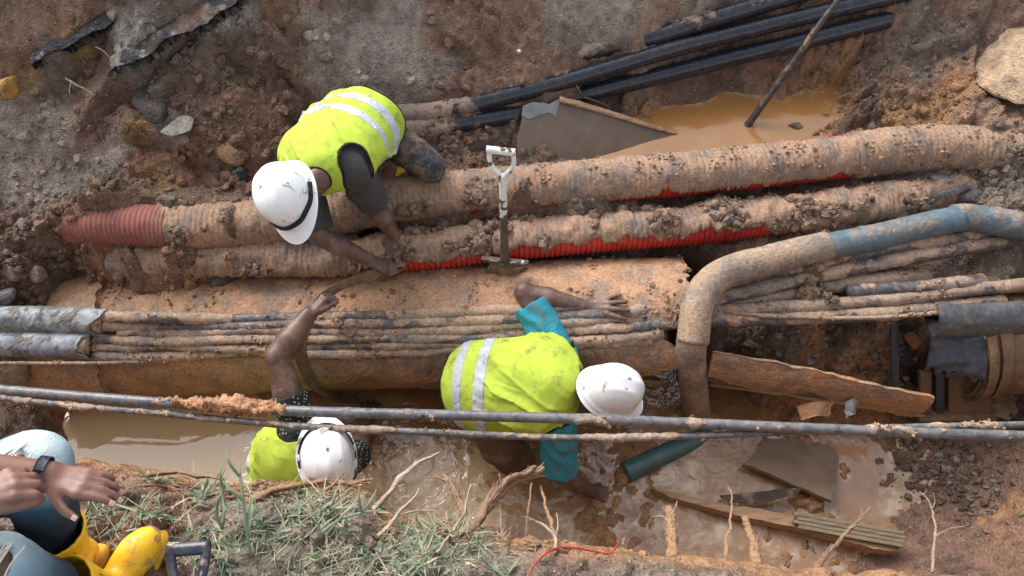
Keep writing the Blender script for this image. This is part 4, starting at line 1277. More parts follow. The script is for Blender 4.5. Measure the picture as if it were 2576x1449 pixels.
def helmet_mat(name, seed, amount=.66):
    m, nt, b = new_mat(name)
    pos = geo_pos(nt)
    mp = nd(nt, 'ShaderNodeMapping')
    mp.inputs['Location'].default_value = (seed, seed * .7, 0)
    nt.links.new(pos, mp.inputs['Vector'])
    sp = nz(nt, mp.outputs[0], 12, 6, .7, .5)
    f = ramp(nt, sp, [(amount, 0.0), (amount + .05, .9)])
    m2 = nd(nt, 'ShaderNodeMapping')
    m2.inputs['Scale'].default_value = (90, 22, 40)
    m2.inputs['Rotation'].default_value = (.3, .4, seed)
    nt.links.new(mp.outputs[0], m2.inputs['Vector'])
    st = ramp(nt, nz(nt, m2.outputs[0], 1, 4, .6), [(.60, 0.0), (.72, 1.0)])
    col = mix(nt, f, (.80, .81, .83), (.25, .17, .11))
    col = mix(nt, mth(nt, 'MULTIPLY', st, .45), col, (.42, .35, .28))
    nt.links.new(col, b.inputs['Base Color'])
    nt.links.new(mth(nt, 'ADD', mth(nt, 'MULTIPLY', f, .5), .24), b.inputs['Roughness'])
    return m
M_STRAP = cloth_mat('black_elastic', (.018, .018, .02), .3, (.2, .16, .12))

def hard_hat(parent, centre, up, front, size=1.0, mat=None, strap=True, sweat=True):
    """shell with crown ridges, rain gutter and brim. centre: middle of the head opening; up: crown axis; front: towards the peak"""
    Mx = frame(up, front)                  # rows x'=front, y'=left, z'=up
    c = np.asarray(centre, float)
    def W(L): return c + (np.asarray(L) * size) @ Mx
    na, nr = 96, 40
    th = np.linspace(0, 2 * np.pi, na, endpoint=False)
    ph = np.linspace(0, 1, nr)
    T, Pn = np.meshgrid(th, ph, indexing='ij')
    a, b2, hgt = .120, .098, .142
    el = Pn * np.pi / 2
    cr = np.cos(el) ** .72
    X, Y = a * cr * np.cos(T), b2 * cr * np.sin(T)
    Z = hgt * np.sin(el) ** .95
    # three raised ribs front to back
    ridge = np.exp(-(Y / .017) ** 2) * .006 * sstep(.03, .10, Z) * sstep(-.125, -.07, X) * sstep(.118, .08, X)
    side = (np.exp(-((np.abs(Y) - .048) / .009) ** 2)) * .0028 * sstep(.05, .1, Z)
    Z = Z + ridge + side
    G = np.stack([X, Y, Z], -1)
    # rim: flares out, longer at the front (peak)
    fr = np.clip(np.cos(th), 0, 1)
    rims = []
    for k in np.linspace(1, 0, 9)[:-1]:
        out = .006 + k * (.010 + .040 * fr ** 1.5)
        drop = -.004 - k * (.012 + .016 * fr ** 2)
        rims.append(np.stack([(a + out) * np.cos(th), (b2 + .006 + k * (.007 + .014 * fr)) * np.sin(th), np.full(na, 0) + drop], -1))
    gut = np.stack([(a + .007) * np.cos(th), (b2 + .007) * np.sin(th), np.full(na, .001)], -1)
    gut2 = np.stack([(a + .0065) * np.cos(th), (b2 + .0065) * np.sin(th), np.full(na, .012)], -1)
    G = np.concatenate([np.stack(rims + [gut, gut2], 1), G[:, 3:]], 1)
    G = W(G.reshape(-1, 3)).reshape(G.shape)
    hat = shell('hard_hat', np.transpose(G, (1, 0, 2)), -.0035 * size, mat, parent, closed_v=True)
    if strap:
        tt = np.linspace(-1.75, 1.75, 60)
        pts = np.stack([(a + .006) * np.cos(tt), (b2 + .006) * np.sin(tt), .010 + .012 * np.cos(tt) ** 2 + .002 * np.sin(9 * tt)], -1)
        V, F, mu = tube_geo(W(pts), .0075 * size, 8, .008, None, False, (1.25, .5))
        mk('headband', V, F, M_STRAP, hat, attrs={'mud': mu})
    # side slots
    for sgn in (-1, 1):
        q = W(np.array([[.012, sgn * (b2 + .004), .035]]))[0]
        V, F, mu = box_geo(q, Mx[0], Mx[1], Mx[2], .012 * size, .004 * size, .009 * size, .002)
        mk('slot', V, F, M_TAPE, hat, attrs={'mud': mu})
    return hat
def sdf_obj(name, f, pts, pad, h, mat, parent):
    lo, hi = bounds(pts, pad)
    V, Q = surface_nets(f, lo, hi, h)
    return mk(name, V, Q, mat, parent)
# ================================================================== people
def head_sdf(c, up, front):
    """skull, jaw, nose, ears"""
    Mx = frame(up, front)
    c = np.asarray(c, float)
    L = lambda x, y, z: c + np.array([x, y, z]) @ Mx
    def f(p):
        d = ell(p, L(-.01, 0, .03), Mx, (.098, .077, .105))
        d = smin(d, ell(p, L(.035, 0, -.055), Mx, (.062, .054, .062)), .03)
        d = smin(d, rcone(p, L(.085, 0, .0), L(.108, 0, -.03), .009, .014), .012)          # nose
        d = smin(d, rcone(p, L(.078, -.018, -.062), L(.078, .018, -.062), .009, .009), .008)  # mouth
        d = smin(d, rcone(p, L(.085, -.04, .022), L(.085, .04, .022), .010, .010), .012)     # brow
        for s in (-1, 1):
            d = np.maximum(d, -(np.linalg.norm(p - L(.095, s * .031, .004), axis=1) - .013))
            d = smin(d, np.linalg.norm(p - L(.082, s * .031, .004), axis=1) - .012, .002)    # eyes
            d = smin(d, ell(p, L(-.005, s * .082, -.005), Mx, (.020, .008, .032)), .006)     # ears
        return d
    return f
def worker(label, group, J, vest, shirt_mat, sleeves, tapes, hatm, hat, legs=None, leg_mat=None, hands=(), h=.0055, armholes=(), collar=None, boots=(), extra_vest=None, chest=(.165, .115), belly=(.15, .11), wr=1.0, strap=True, tail=None, ar=1.0, sr=.068):
    """J: hip, chest, neck, head, sh (L,R), el (L,R), wr (L,R); world points. All cloth is a shell round the same torso."""
    e = empty('person', J['base'], label, 'person', group)
    ax = unit(J['neck'] - J['hip'])
    side = unit(J['sh'][0] - J['sh'][1])
    Mt = frame(ax, side)                      # x' to his left, y' = cross(z,x), z' along the spine
    mid = J['chest']
    def torso(p, grow=0.0):
        d = ell(p, mid, Mt, (chest[0] + grow, chest[1] + grow, .20 + grow))
        d = smin(d, ell(p, J['hip'] * .62 + mid * .38, Mt, (belly[0] + grow, belly[1] + grow, .17 + grow)), .06)
        d = smin(d, ell(p, J['hip'], Mt, (.160 + grow, .120 + grow, .13 + grow)), .06)
        for k in (0, 1):
            d = smin(d, rcone(p, J['neck'] * .55 + mid * .45, J['sh'][k], .075 + grow, .062 + grow), .06)
        return d
    arms = []
    for k in (0, 1):
        arms.append(([J['sh'][k], J['el'][k] * .55 + J['sh'][k] * .45, J['el'][k], J['el'][k] * .62 + J['wr'][k] * .38, J['wr'][k]], [.056 * ar, .051 * ar, .043 * ar, .046 * ar, .028 * ar]))
    hd = head_sdf(J['head'], J['up'], J['front'])
    lf, lp = limb_sdf(arms, hands)
    def body(p):
        d = lf(p)
        d = smin(d, rcone(p, J['neck'] - ax * .03, J['head'] - unit(J['up']) * .05, .058, .055), .02)
        d = smin(d, hd(p), .015)
        return smin(d, torso(p, -.018), .04)
    tp = [J['hip'] - ax * .1, mid + Mt[0] * .16, mid - Mt[0] * .16, mid + Mt[1] * .12, mid - Mt[1] * .12, J['neck'], J['head'], *J['sh']]
    sdf_obj('body', body, lp + tp, .12, .0055, SKIN, e)
    # shirt: torso and sleeves
    def shirt(p):
        w = .006 * vfb(p, 14, 5) * wr + .004 * wr * np.sin(55 * (p @ unit(ax + .5 * side)) + 7 * vnoise(p, 7, 8))
        d = torso(p, .006)
        for k, ln in enumerate(sleeves):
            a, b = J['sh'][k], J['el'][k]
            q = a + (b - a) * ln
            s = rcone(p, a, q, sr, sr * .98)
            s = np.maximum(s, (p - q) @ unit(b - a))
            d = smin(d, s, .03)
        if collar: d = smin(d, rcone(p, J['neck'], J['neck'] + ax * .05, .068, .062), .02)
        if tail: d = smin(d, chain(p, tail, [.13] * len(tail)), .05)
        return d + w
    sp = tp + [J['sh'][k] + (J['el'][k] - J['sh'][k]) * sleeves[k] for k in (0, 1)] + (list(tail) if tail else [])
    sdf_obj('shirt', shirt, sp, .14, h, shirt_mat, e)
    # vest
    def holes(p):
        d = None
        for c, r, dr in armholes:
            q = rcone(p, c, np.asarray(c) + np.asarray(dr), r, r * .92)
            d = q if d is None else np.minimum(d, q)
        q = rcone(p, J['neck'] + ax * .035, J['neck'] + ax * .3, .066, .09)
        return np.minimum(d, q) if d is not None else q
    hem = vest['hem']
    def vsurf(p):
        fold = vfb(p, 9, vest.get('seed', 3))
        L_ = unit(vest.get('long', Mt[2] + .6 * Mt[0]))
        pp = p - (.86 * (p @ L_))[:, None] * L_
        r1 = 1 - 2.2 * np.abs(vnoise(pp, 15, vest.get('seed', 3) + 1))
        r2 = 1 - 2.2 * np.abs(vnoise(pp + .04 * fold[:, None], 30, vest.get('seed', 3) + 2))
        gate = sstep(-.45, .35, vnoise(p, 5, 33))
        return torso(p, .020) - .009 * fold * wr - wr * gate * (.017 * np.clip(r1, -.3, 1) ** 2 * np.sign(r1) + .003 * r2)
    def clip(p, off=0):
        d = (mid - p) @ ax - hem - .012 * vnoise(p, 9, 7)                 # below the hem
        d = np.maximum(d, (p - J['neck']) @ ax - .045)
        return np.maximum(d, -holes(p)) + off
    def vestf(p): return np.maximum(vsurf(p), clip(p))
    v = sdf_obj('safety_vest', vestf, tp, .16, .0055, M_VEST, e)
    def trim(p):
        return np.maximum(np.abs(vsurf(p) + .001) - .0045, np.abs(clip(p)) - .0045)
    sdf_obj('binding', trim, tp, .16, .0045, M_TRIM, v)['kind'] = 'stuff'
    for t0, w, sl in tapes:
        def tape(p):
            q = (mid - p) @ ax + sl * ((p - mid) @ Mt[0]) + .010 * vnoise(p, 6, 3)
            return np.maximum(np.maximum(vsurf(p) - .0028, -(vsurf(p) + .008)), np.maximum(np.abs(q - t0) - w / 2, clip(p, .004)))
        sdf_obj('reflective_tape', tape, tp, .16, .0045, M_TAPE, v)
    if legs:
        def lg(p):
            d = ell(p, J['hip'] + ax * .01, Mt, (.135, .10, .09))
            for pts, rad in legs:
                d = smin(d, chain(p, pts, rad, .03), .05)
            return d + .008 * vfb(p, 12, 9) + .004 * np.sin(45 * (p @ unit(np.array([.3, .5, .8]))) + 6 * vnoise(p, 7, 4))
        sdf_obj('trousers', lg, [q for pts, _ in legs for q in pts] + [J['hip']], .18, .007, leg_mat, e)
    for pts, rad, mt in boots:
        def bt(p): return chain(p, pts, rad, .02)
        sdf_obj('boot', bt, pts, .09, .006, mt, e)
    hard_hat(e, hat[0], hat[1], hat[2], hat[3], hatm, strap)
    return e, ax, Mt
V3 = lambda *a: np.array(a, float)

# --- worker 1: bent over the ducts on the far side, facing the camera
j = dict(base=P(1000, 430, -1.0), hip=P(918, 298, -.62), chest=P(846, 372, -.53), neck=P(800, 452, -.45), head=P(735, 488, -.44),
         sh=(P(882, 424, -.50), P(748, 392, -.55)), el=(P(948, 520, -.78), P(800, 592, -.80)), wr=(P(990, 592, -.93), P(930, 655, -.93)),
         up=V3(-.38, -.42, .80), front=V3(.10, -.85, -.40))
hdL = hand_prims(j['wr'][0], P(990, 640, -.985) - j['wr'][0], V3(.1, -.5, .8), V3(-1, -.1, 0), (.30, .28, .3, .34), 1.0, (.2, .06, -.08, -.25))
hdR = hand_prims(j['wr'][1], P(970, 672, -.985) - j['wr'][1], V3(.2, .2, 1), V3(.3, .9, 0), (.95, 1.0, 1.0, 1.05), 1.0, (.1, .03, -.03, -.1), (.5, .2, 1.0))
w1 = worker('worker in lime vest and dark grey tee bent over the red ducts, facing the camera', 'workers in the pit', j, dict(hem=.27, seed=3, long=V3(.5, -.75, -.2)), M_GREY, (.84, .92),
       [(.075, .045, .12), (.175, .05, .12)], helmet_mat('white_helmet_shell', 3.1, .59), (P(728, 492, -.385), V3(-.40, -.36, .80), V3(.16, -.88, -.38), 1.06),
       legs=[([P(955, 325, -.70), P(1082, 418, -.78), P(1025, 440, -1.02)], [.098, .066, .055]), ([P(890, 300, -.76), P(850, 320, -.8), P(880, 340, -1.02)], [.10, .075, .055])], leg_mat=M_JEAN,
       hands=(hdL, hdR), armholes=[(P(884, 405, -.44), .070, V3(.06, -.10, -.12)), (P(740, 420, -.64), .07, V3(-.05, -.10, -.14))],
       boots=[([P(1035, 440, -.96), P(1030, 438, -1.02), P(1010, 470, -1.05)], [.06, .06, .05], M_BOOTD)], chest=(.190, .130), belly=(.185, .135), wr=.9, sr=.074)

# --- worker 2: back to the camera sky, teal shirt
j = dict(base=P(1250, 1100, -1.75), hip=P(1185, 968, -1.20), chest=P(1335, 965, -1.13), neck=P(1440, 968, -1.10), head=P(1530, 985, -1.12),
         sh=(P(1402, 888, -1.15), P(1400, 1062, -1.22)), el=(P(1318, 735, -1.03), P(1412, 1195, -1.50)), wr=(P(1478, 772, -1.06), P(1492, 1238, -1.72)),
         up=V3(.42, -.05, .85), front=V3(.9, -.12, -.42))
hdL = hand_prims(j['wr'][0], P(1530, 770, -1.03) - j['wr'][0], V3(0, -.25, 1), V3(.1, -1, 0), (.14, .12, .14, .16), 1.08, (.30, .10, -.10, -.32), (.85, .8, .4))
hdR = hand_prims(j['wr'][1], P(1560, 1255, -1.80) - j['wr'][1], V3(0, 0, 1), V3(0, 1, 0), .3)
w2 = worker('worker in lime vest and teal shirt bent flat over the water, hand spread on cables', 'workers in the pit', j, dict(hem=.375, seed=13, long=V3(.82, -.55, -.05)), M_TEALS, (.80, .88),
       [(.19, .05, .05), (.295, .045, .05)], helmet_mat('white_helmet_shell', 7.7, .62), (P(1532, 985, -1.06), V3(.40, -.02, .85), V3(.92, -.10, -.42), 1.10),
       legs=[([P(1195, 1010, -1.32), P(1262, 1118, -1.52), P(1330, 1190, -1.95)], [.105, .095, .08]), ([P(1195, 945, -1.32), P(1215, 950, -1.7), P(1190, 960, -2.0)], [.105, .10, .08])], leg_mat=M_TROUS,
       hands=(hdL, hdR), armholes=[(P(1405, 872, -1.12), .070, V3(-.03, .16, .02)), (P(1405, 1092, -1.22), .078, V3(0, -.12, -.12))],
       collar=True, chest=(.195, .13), belly=(.185, .13), strap=False, sr=.086)

# --- worker 3: deep in the water under the near bank, arm raised
j = dict(base=P(760, 1200, -1.75), hip=P(722, 1188, -1.62), chest=P(735, 1158, -1.36), neck=P(785, 1140, -1.17), head=P(815, 1142, -1.07),
         sh=(P(752, 1085, -1.20), P(832, 1205, -1.26)), el=(P(698, 896, -1.0), P(905, 1130, -1.52)), wr=(P(776, 790, -.96), P(925, 1050, -1.66)),
         up=V3(.22, -.10, .95), front=V3(-.25, .95, .15))
hdL = hand_prims(j['wr'][0], P(812, 742, -.945) - j['wr'][0], V3(-.35, .1, .9), V3(.9, -.4, .2), (1.05, 1.05, 1.1, 1.1), 1.08, (.08, .02, -.02, -.08), (.55, .3, 1.0))
hdR = hand_prims(j['wr'][1], P(930, 1010, -1.72) - j['wr'][1], V3(0, 0, 1), V3(-1, 0, 0), .3)
M_DOTS = None
def dots_mat():
    m, nt, b = new_mat('black_polka_dot_cloth')
    pos = geo_pos(nt)
    v = nd(nt, 'ShaderNodeTexVoronoi')
    v.inputs['Scale'].default_value = 62
    v.inputs['Randomness'].default_value = .25
    nt.links.new(pos, v.inputs['Vector'])
    f = ramp(nt, v.outputs['Distance'], [(.22, 1.0), (.28, 0.0)])
    nt.links.new(mix(nt, f, (.012, .022, .022), (.55, .55, .45)), b.inputs['Base Color'])
    b.inputs['Roughness'].default_value = .8
    bump(nt, b, nz(nt, pos, 18, 4, .55, .8), .5, .02)
    return m
w3 = worker('worker in lime vest and dotted sleeve under the near bank, arm raised over the cables', 'workers in the pit', j, dict(hem=.42, seed=23, long=V3(1, -.25, .1)), dots_mat(), (.50, .8),
       [(.20, .03, .1)], helmet_mat('white_helmet_shell', 12.3, .565), (P(823, 1152, -1.0), V3(.22, -.10, .95), V3(-.22, .95, .15), 1.06),
       hands=(hdL, hdR), armholes=[(P(742, 1078, -1.16), .072, V3(-.02, .14, .08)), (P(850, 1215, -1.26), .072, V3(.1, 0, -.1))], chest=(.175, .13), belly=(.16, .13), wr=1.2, ar=1.2, sr=.076)
# --- person 4: squatting on the near bank at the left, only partly in the picture
def denim_mat():
    m, nt, b = new_mat('washed_denim')
    pos = geo_pos(nt)
    n = nz(nt, pos, 6, 4, .6)
    a = attr(nt, 'wash_shade')
    f = mth(nt, 'ADD', a, mth(nt, 'MULTIPLY', mth(nt, 'SUBTRACT', n, .5), .45), clamp=True)
    col = ramp(nt, f, [(0.05, (.014, .020, .032)), (.4, (.055, .11, .165)), (.75, (.20, .32, .40)), (1, (.46, .56, .60))])
    nt.links.new(col, b.inputs['Base Color'])
    b.inputs['Roughness'].default_value = .9
    w = nz(nt, pos, 260, 2, .6)
    bump(nt, b, mth(nt, 'ADD', mth(nt, 'MULTIPLY', w, .3), nz(nt, pos, 20, 4, .6, .6)), .55, .012)
    return m
def boot_mat():
    m, nt, b = new_mat('yellow_rubber')
    pos = geo_pos(nt)
    d = ramp(nt, nz(nt, pos, 24, 6, .72), [(.50, 0.0), (.58, 1.0)])
    t = attr(nt, 'mud')
    f = mth(nt, 'MULTIPLY', d, t, clamp=True)
    col = mix(nt, f, (.80, .44, .008), (.24, .15, .085))
    nt.links.new(col, b.inputs['Base Color'])
    nt.links.new(mth(nt, 'ADD', mth(nt, 'MULTIPLY', f, .4), .45), b.inputs['Roughness'])
    bump(nt, b, nz(nt, pos, 30, 4, .6), .15, .01)
    return m
M_DENIM, M_BOOT = denim_mat(), boot_mat()
M_THREAD = cloth_mat('white_thread', (.62, .60, .56), .1)
M_BAND = cloth_mat('navy_wristband', (.012, .018, .035), .0, rough=.5)
p4 = empty('person', P(120, 1440, 0), 'squatting person in ripped jeans and yellow boots at the left corner, wearing a dark wristband', 'person')
fk, fa = P(84, 1170, .45), P(150, 1400, .13)
nk, na_ = P(2, 1446, .46), P(205, 1535, .12)
fh, nh = P(-260, 1300, .30), P(-330, 1500, .30)
def jeans(p):
    d = chain(p, [fh, fk * .5 + fh * .5, fk], [.095, .082, .066], .03)
    d = smin(d, chain(p, [fk, fk * .55 + fa * .45, fa], [.064, .060, .048], .02), .025)
    e = chain(p, [nh, nk * .5 + nh * .5, nk], [.10, .086, .070], .03)
    e = smin(e, chain(p, [nk, nk * .5 + na_ * .5, na_], [.068, .066, .05], .02), .025)
    d = np.minimum(d, e)
    d = d + .005 * vfb(p, 16, 3) + .0025 * np.sin(60 * (p @ unit([.4, .6, .7])) + 6 * vnoise(p, 8, 2))
    # torn knees
    for c, r in ((P(22, 1160, .535), .034), (P(-30, 1420, .53), .040)):
        d = np.maximum(d, -(np.linalg.norm(p - c, axis=1) - r - .006 * vfb(p, 40, 4)))
    return d
_pp = [fh, fk, fa, nh, nk, na_]
lo, hi = bounds(_pp, .13)
lo = np.maximum(lo, [-1.75, -.35, 0])
V, Q = surface_nets(jeans, lo, hi, .006)
wash_shade = np.zeros(len(V))
for c, r, a in ((fk + V3(.02, .02, .05), .13, .95), (nk + V3(.02, .02, .06), .13, .75), (fa * .5 + fk * .5, .1, -.3), ((nk + na_) / 2, .1, -.1)):  # faded knees, plus shade on the inner shins painted into the denim
    wash_shade += a * np.exp(-((V - c) ** 2).sum(1) / r ** 2)
mk('jeans', V, Q, M_DENIM, p4, attrs={'wash_shade': np.clip(wash_shade + .12, 0, 1)})
# body: legs under the denim, forearms and hands
wr1 = P(124, 1196, .55); wr2 = P(-72, 1262, .64)
h1 = hand_prims(wr1, P(206, 1214, .545) - wr1, V3(.1, .35, .9), V3(.1, -1, -.25), (.20, .34, .36, .34), .82, (-.16, -.17, -.20, -.24), (.75, .9, .5))
h2 = hand_prims(wr2, P(10, 1226, .64) - wr2, V3(0, .1, 1), V3(.1, -1, -.1), (.9, .95, .95, 1.0), .84, (.08, .02, -.02, -.08), (.4, .2, 1.0))
lf4, lp4 = limb_sdf([([P(-330, 1175, .62), P(-110, 1190, .60), wr1], [.05, .044, .0275]), ([P(-440, 1350, .64), P(-220, 1310, .65), wr2], [.05, .044, .0275])], (h1, h2))
def body4(p):
    d = lf4(p)
    d = np.minimum(d, chain(p, [fh, fk, fa], [.085, .056, .045], .02))
    d = np.minimum(d, chain(p, [nh, nk, na_], [.09, .061, .045], .02))
    return d
lo, hi = bounds(_pp + lp4, .08)
lo = np.maximum(lo, [-1.7, -.35, 0])
V, Q = surface_nets(body4, lo, hi, .0045)
mk('body', V, Q, SKIN4, p4)
# nails on the drooping hand
M_NAIL = skin_mat('finger_nail', (.5, .32, .26), 0)
for pts, rad in [q for q in h1 if len(q[0]) >= 4]:
    a, b = np.asarray(pts[-2]), np.asarray(pts[-1])
    ax_ = unit(b - a)
    up_ = unit(V3(0, -.2, 1) - ax_ * (V3(0, -.2, 1) @ ax_))
    V, F, mu = box_geo(b + ax_ * rad[-1] * .25 + up_ * rad[-1] * .86, ax_, np.cross(up_, ax_), up_, .0055, .0048, .0012, .001)
    mk('nail', V, F, M_NAIL, p4, attrs={'mud': mu})
# wristband
_ax = unit(P(200, 1214, .54) - P(44, 1196, .57))
_n = unit(V3(0, 0, 1) - _ax * _ax[2]); _b2 = np.cross(_ax, _n)
_t = np.linspace(0, 2 * np.pi, 41)
_c = wr1 - _ax * .012
_pts = _c + .0335 * (np.cos(_t)[:, None] * _n + 1.06 * np.sin(_t)[:, None] * _b2)
G = np.stack([_pts - _ax * .009, _pts - _ax * .003, _pts + _ax * .003, _pts + _ax * .009], 0)
shell('wristband', G, -.003, M_BAND, p4)
# threads over the torn knees
rgt = np.random.default_rng(4)
for c, dirn, n in ((P(30, 1160, .525), V3(.3, 1, 0), 6), (P(-20, 1418, .53), V3(.35, 1, 0), 9)):
    for k in range(n):
        o_ = V3(rgt.normal() * .016, rgt.normal() * .008, rgt.normal() * .003)
        a = c + o_ - unit(dirn) * .035 + V3(0, 0, -.008); b = c + o_ * .7 + unit(dirn) * .035 + V3(.005 * rgt.normal(), 0, -.008)
        tube('thread', np.array([a, (a + b) / 2 + V3(rgt.normal() * .006, 0, .006), b]), .0016, M_THREAD, p4, 6, .006)
def boot(name, toe, heel, ankle, top, w=.052):
    d = unit((toe - heel) * V3(1, 1, 0))
    sd = np.cross([0, 0, 1], d)
    Mb = np.stack([d, sd, V3(0, 0, 1)])
    mid_ = heel * .45 + toe * .55
    L = np.linalg.norm(toe - heel)
    def f(p):
        q = rcone(p, heel + V3(0, 0, .045), toe - d * .055 + V3(0, 0, .040), w * .82, w * .98)
        q = smin(q, ell(p, toe - d * .055 + V3(0, 0, .042), Mb, (.070, w * 1.02, .045)), .02)
        q = smin(q, chain(p, [heel + d * .05 + V3(0, 0, .06), ankle, top], [.052, .056, .072], .02), .035)
        q = np.maximum(q, (p - top) @ unit(top - ankle))
        q = np.maximum(q, .004 - p[:, 2])
        q = np.maximum(q, -(rcone(p, ankle * .3 + top * .7, top + unit(top - ankle) * .1, .062, .068)))
        r = np.abs((p - ankle) @ unit(top - ankle) - .06) - .004                        # moulded ribs
        q = q - .0025 * sstep(.004, 0, r) - .003 * sstep(.012, .006, np.abs((p - toe) @ d + .075)) * 0
        return q - .002 * np.sin(70 * ((p - ankle) @ unit(top - ankle))) * sstep(.05, 0, np.abs((p - ankle) @ unit(top - ankle)))
    V, Q = surface_nets(f, *bounds([toe, heel, ankle, top], .10), .0055)
    o = mk(name, V, Q, M_BOOT, p4, attrs={'mud': np.clip(1.35 - np.linalg.norm(V - toe, axis=1) / .14, .12, 1)})
    # sole
    t_ = np.linspace(0, 1, 40)
    oc = []
    for a in np.linspace(0, 2 * np.pi, 48, endpoint=False):
        x, y = math.cos(a), math.sin(a)
        oc.append(mid_ * V3(1, 1, 0) + d * x * (L / 2 + .006) + sd * y * (w * 1.06) * (1 - .12 * math.cos(2 * a)))
    oc = np.array(oc)
    G = np.stack([oc + V3(0, 0, .001), oc + V3(0, 0, .022)], 0)
    n = len(oc)
    Vv = np.vstack([G[0], G[1], oc.mean(0)[None] + V3(0, 0, .001), oc.mean(0)[None] + V3(0, 0, .022)])
    k = np.arange(n); k2 = (k + 1) % n
    mk('sole', Vv, [np.stack([k, k2, n + k2, n + k], 1), np.concatenate([np.stack([k2, k, np.full(n, 2 * n)], 1), np.stack([n + k, n + k2, np.full(n, 2 * n + 1)], 1)])], M_BOOTD, o)
    return o
boot('boot', P(248, 1384, .03), P(248, 1384, .03) + V3(-.16, -.17, 0), P(158, 1412, .12), P(124, 1330, .27), .046)
boot('boot', P(400, 1350, .03), P(400, 1350, .03) + V3(-.13, -.235, 0), P(262, 1520, .12), P(150, 1480, .28), .042)

# the spade lying by the boot: only its dark D-grip shows
M_GRIP = coated_mat('dark_blue_plastic_grip', (.020, .028, .045), .35, (.28, .22, .18), .55, .75, .4)
sp = empty('spade', P(470, 1449, .1), 'dark navy D-grip of a spade lying beside the yellow boot', 'spade')
gm = lumpy(.002, 25, .2, 77, .4, .0008, .25)
ga, gb = P(424, 1384, .13), P(526, 1376, .13)
tube('grip', np.array([ga, (ga + gb) / 2, gb]), .0165, M_GRIP, sp, 18, .006, gm)
yk = P(474, 1520, .11)
tube('yoke', np.array([ga + V3(.006, 0, 0), P(432, 1425, .125), P(445, 1480, .118), yk]), .0115, M_GRIP, sp, 14, .008, gm)
tube('yoke', np.array([gb - V3(.006, 0, 0), P(514, 1420, .125), P(500, 1480, .118), yk]), .0115, M_GRIP, sp, 14, .008, gm)
tube('shaft', np.array([yk, yk + V3(.04, -.35, -.04), yk + V3(.07, -.68, -.07)]), .015, M_GRIP, sp, 14, .02, gm)
# ================================================================== tools, boards, rocks, roots, grass
def ray_plane(u, v, p0, n):
    o = V3(0, 0, CAM_Z); d = P(u, v, 0) - o
    return o + d * (((p0 - o) @ n) / (d @ n))
def plate(name, uv, plane, thick, mat, label=None, cat=None, jag=.004, seed=0, parent=None, rough=.004, mud=None, res=.02):
    """broken board: outline given on its plane, cut into a fine sheet and given real thickness"""
    import bmesh
    a, b, c = [P(*q) for q in plane]
    n = unit(np.cross(b - a, c - a))
    if n[2] < 0: n = -n
    pts = np.array([ray_plane(u, v, a, n) for u, v in uv])
    # subdivide outline and jag it in the plane
    e1 = unit(b - a); e2 = np.cross(n, e1)
    P2 = np.stack([(pts - a) @ e1, (pts - a) @ e2], 1)
    out = []
    for i in range(len(P2)):
        q0, q1 = P2[i], P2[(i + 1) % len(P2)]
        L = np.linalg.norm(q1 - q0); k = max(1, int(L / res))
        for t in np.arange(k) / k: out.append(q0 * (1 - t) + q1 * t)
    out = np.array(out)
    j = np.stack([fbm(np.concatenate([out * 1, out[:, :1] * 0 + seed], 1), 22, 3, seed), fbm(np.concatenate([out, out[:, :1] * 0 + seed + 9], 1), 22, 3, seed + 5)], 1)
    out = out + j * jag
    bm = bmesh.new()
    vs = [bm.verts.new((x, y, 0)) for x, y in out]
    f = bm.faces.new(vs)
    if f.normal.z < 0: bmesh.ops.reverse_faces(bm, faces=[f])
    bmesh.ops.triangulate(bm, faces=bm.faces[:])
    r = bmesh.ops.extrude_face_region(bm, geom=bm.faces[:])
    for v in r['geom']:
        if isinstance(v, bmesh.types.BMVert): v.co.z -= thick
    bmesh.ops.recalc_face_normals(bm, faces=bm.faces[:])
    bm.verts.index_update()
    L2 = np.array([v.co[:] for v in bm.verts])
    F = np.array([[v.index for v in f.verts] for f in bm.faces if len(f.verts) == 3]).reshape(-1, 3)
    F4 = np.array([[v.index for v in f.verts] for f in bm.faces if len(f.verts) == 4]).reshape(-1, 4)
    bm.free()
    W = a + L2[:, :1] * e1 + L2[:, 1:2] * e2 + L2[:, 2:] * n
    W = W + n * (rough * fbm(W, 9, 3, seed + 3))[:, None]
    o = mk(name, W, [x for x in (F, F4) if len(x)], mat, parent, smooth=False, attrs={'mud': np.full(len(W), .3 if mud is None else mud)})
    return tag(o, label, cat) if label else o
def wood_mat(name, base, dark=.45, rough=.8, scale=1.0, wet=.0):
    m, nt, b = new_mat(name)
    pos = geo_pos(nt)
    mp = nd(nt, 'ShaderNodeMapping')
    mp.inputs['Scale'].default_value = (6 * scale, 60 * scale, 60 * scale)
    nt.links.new(pos, mp.inputs['Vector'])
    g = nz(nt, mp.outputs[0], 1.0, 5, .65, .4)
    n = nz(nt, pos, 16, 5, .7)
    bb = np.array(base)
    col = ramp(nt, g, [(.3, tuple(bb * dark)), (.55, tuple(bb)), (.75, tuple(bb * 1.3))])
    col = mix(nt, ramp(nt, n, [(.5, 0.0), (.66, .8)]), col, (.26, .155, .085))
    nt.links.new(col, b.inputs['Base Color'])
    b.inputs['Roughness'].default_value = rough
    bump(nt, b, mth(nt, 'ADD', g, n), .6, .006)
    return m
M_BOARD = coated_mat('wet_grey_brown_board', (.135, .095, .066), .38, (.24, .145, .075), .5, .95, .35, .2)
M_WOOD = wood_mat('broken_timber', (.30, .185, .105))
M_OLIVE = wood_mat('weathered_olive_plank', (.215, .175, .115), .5)
M_DARKW = wood_mat('black_wet_timber', (.045, .034, .028), rough=.45)
M_ROOT = wood_mat('orange_root', (.27, .155, .082), .35, .85, 1.6)
M_ROOTG = wood_mat('pale_dry_root', (.34, .265, .195), .45)
M_ROOTB = wood_mat('brown_root', (.20, .118, .07), .4)
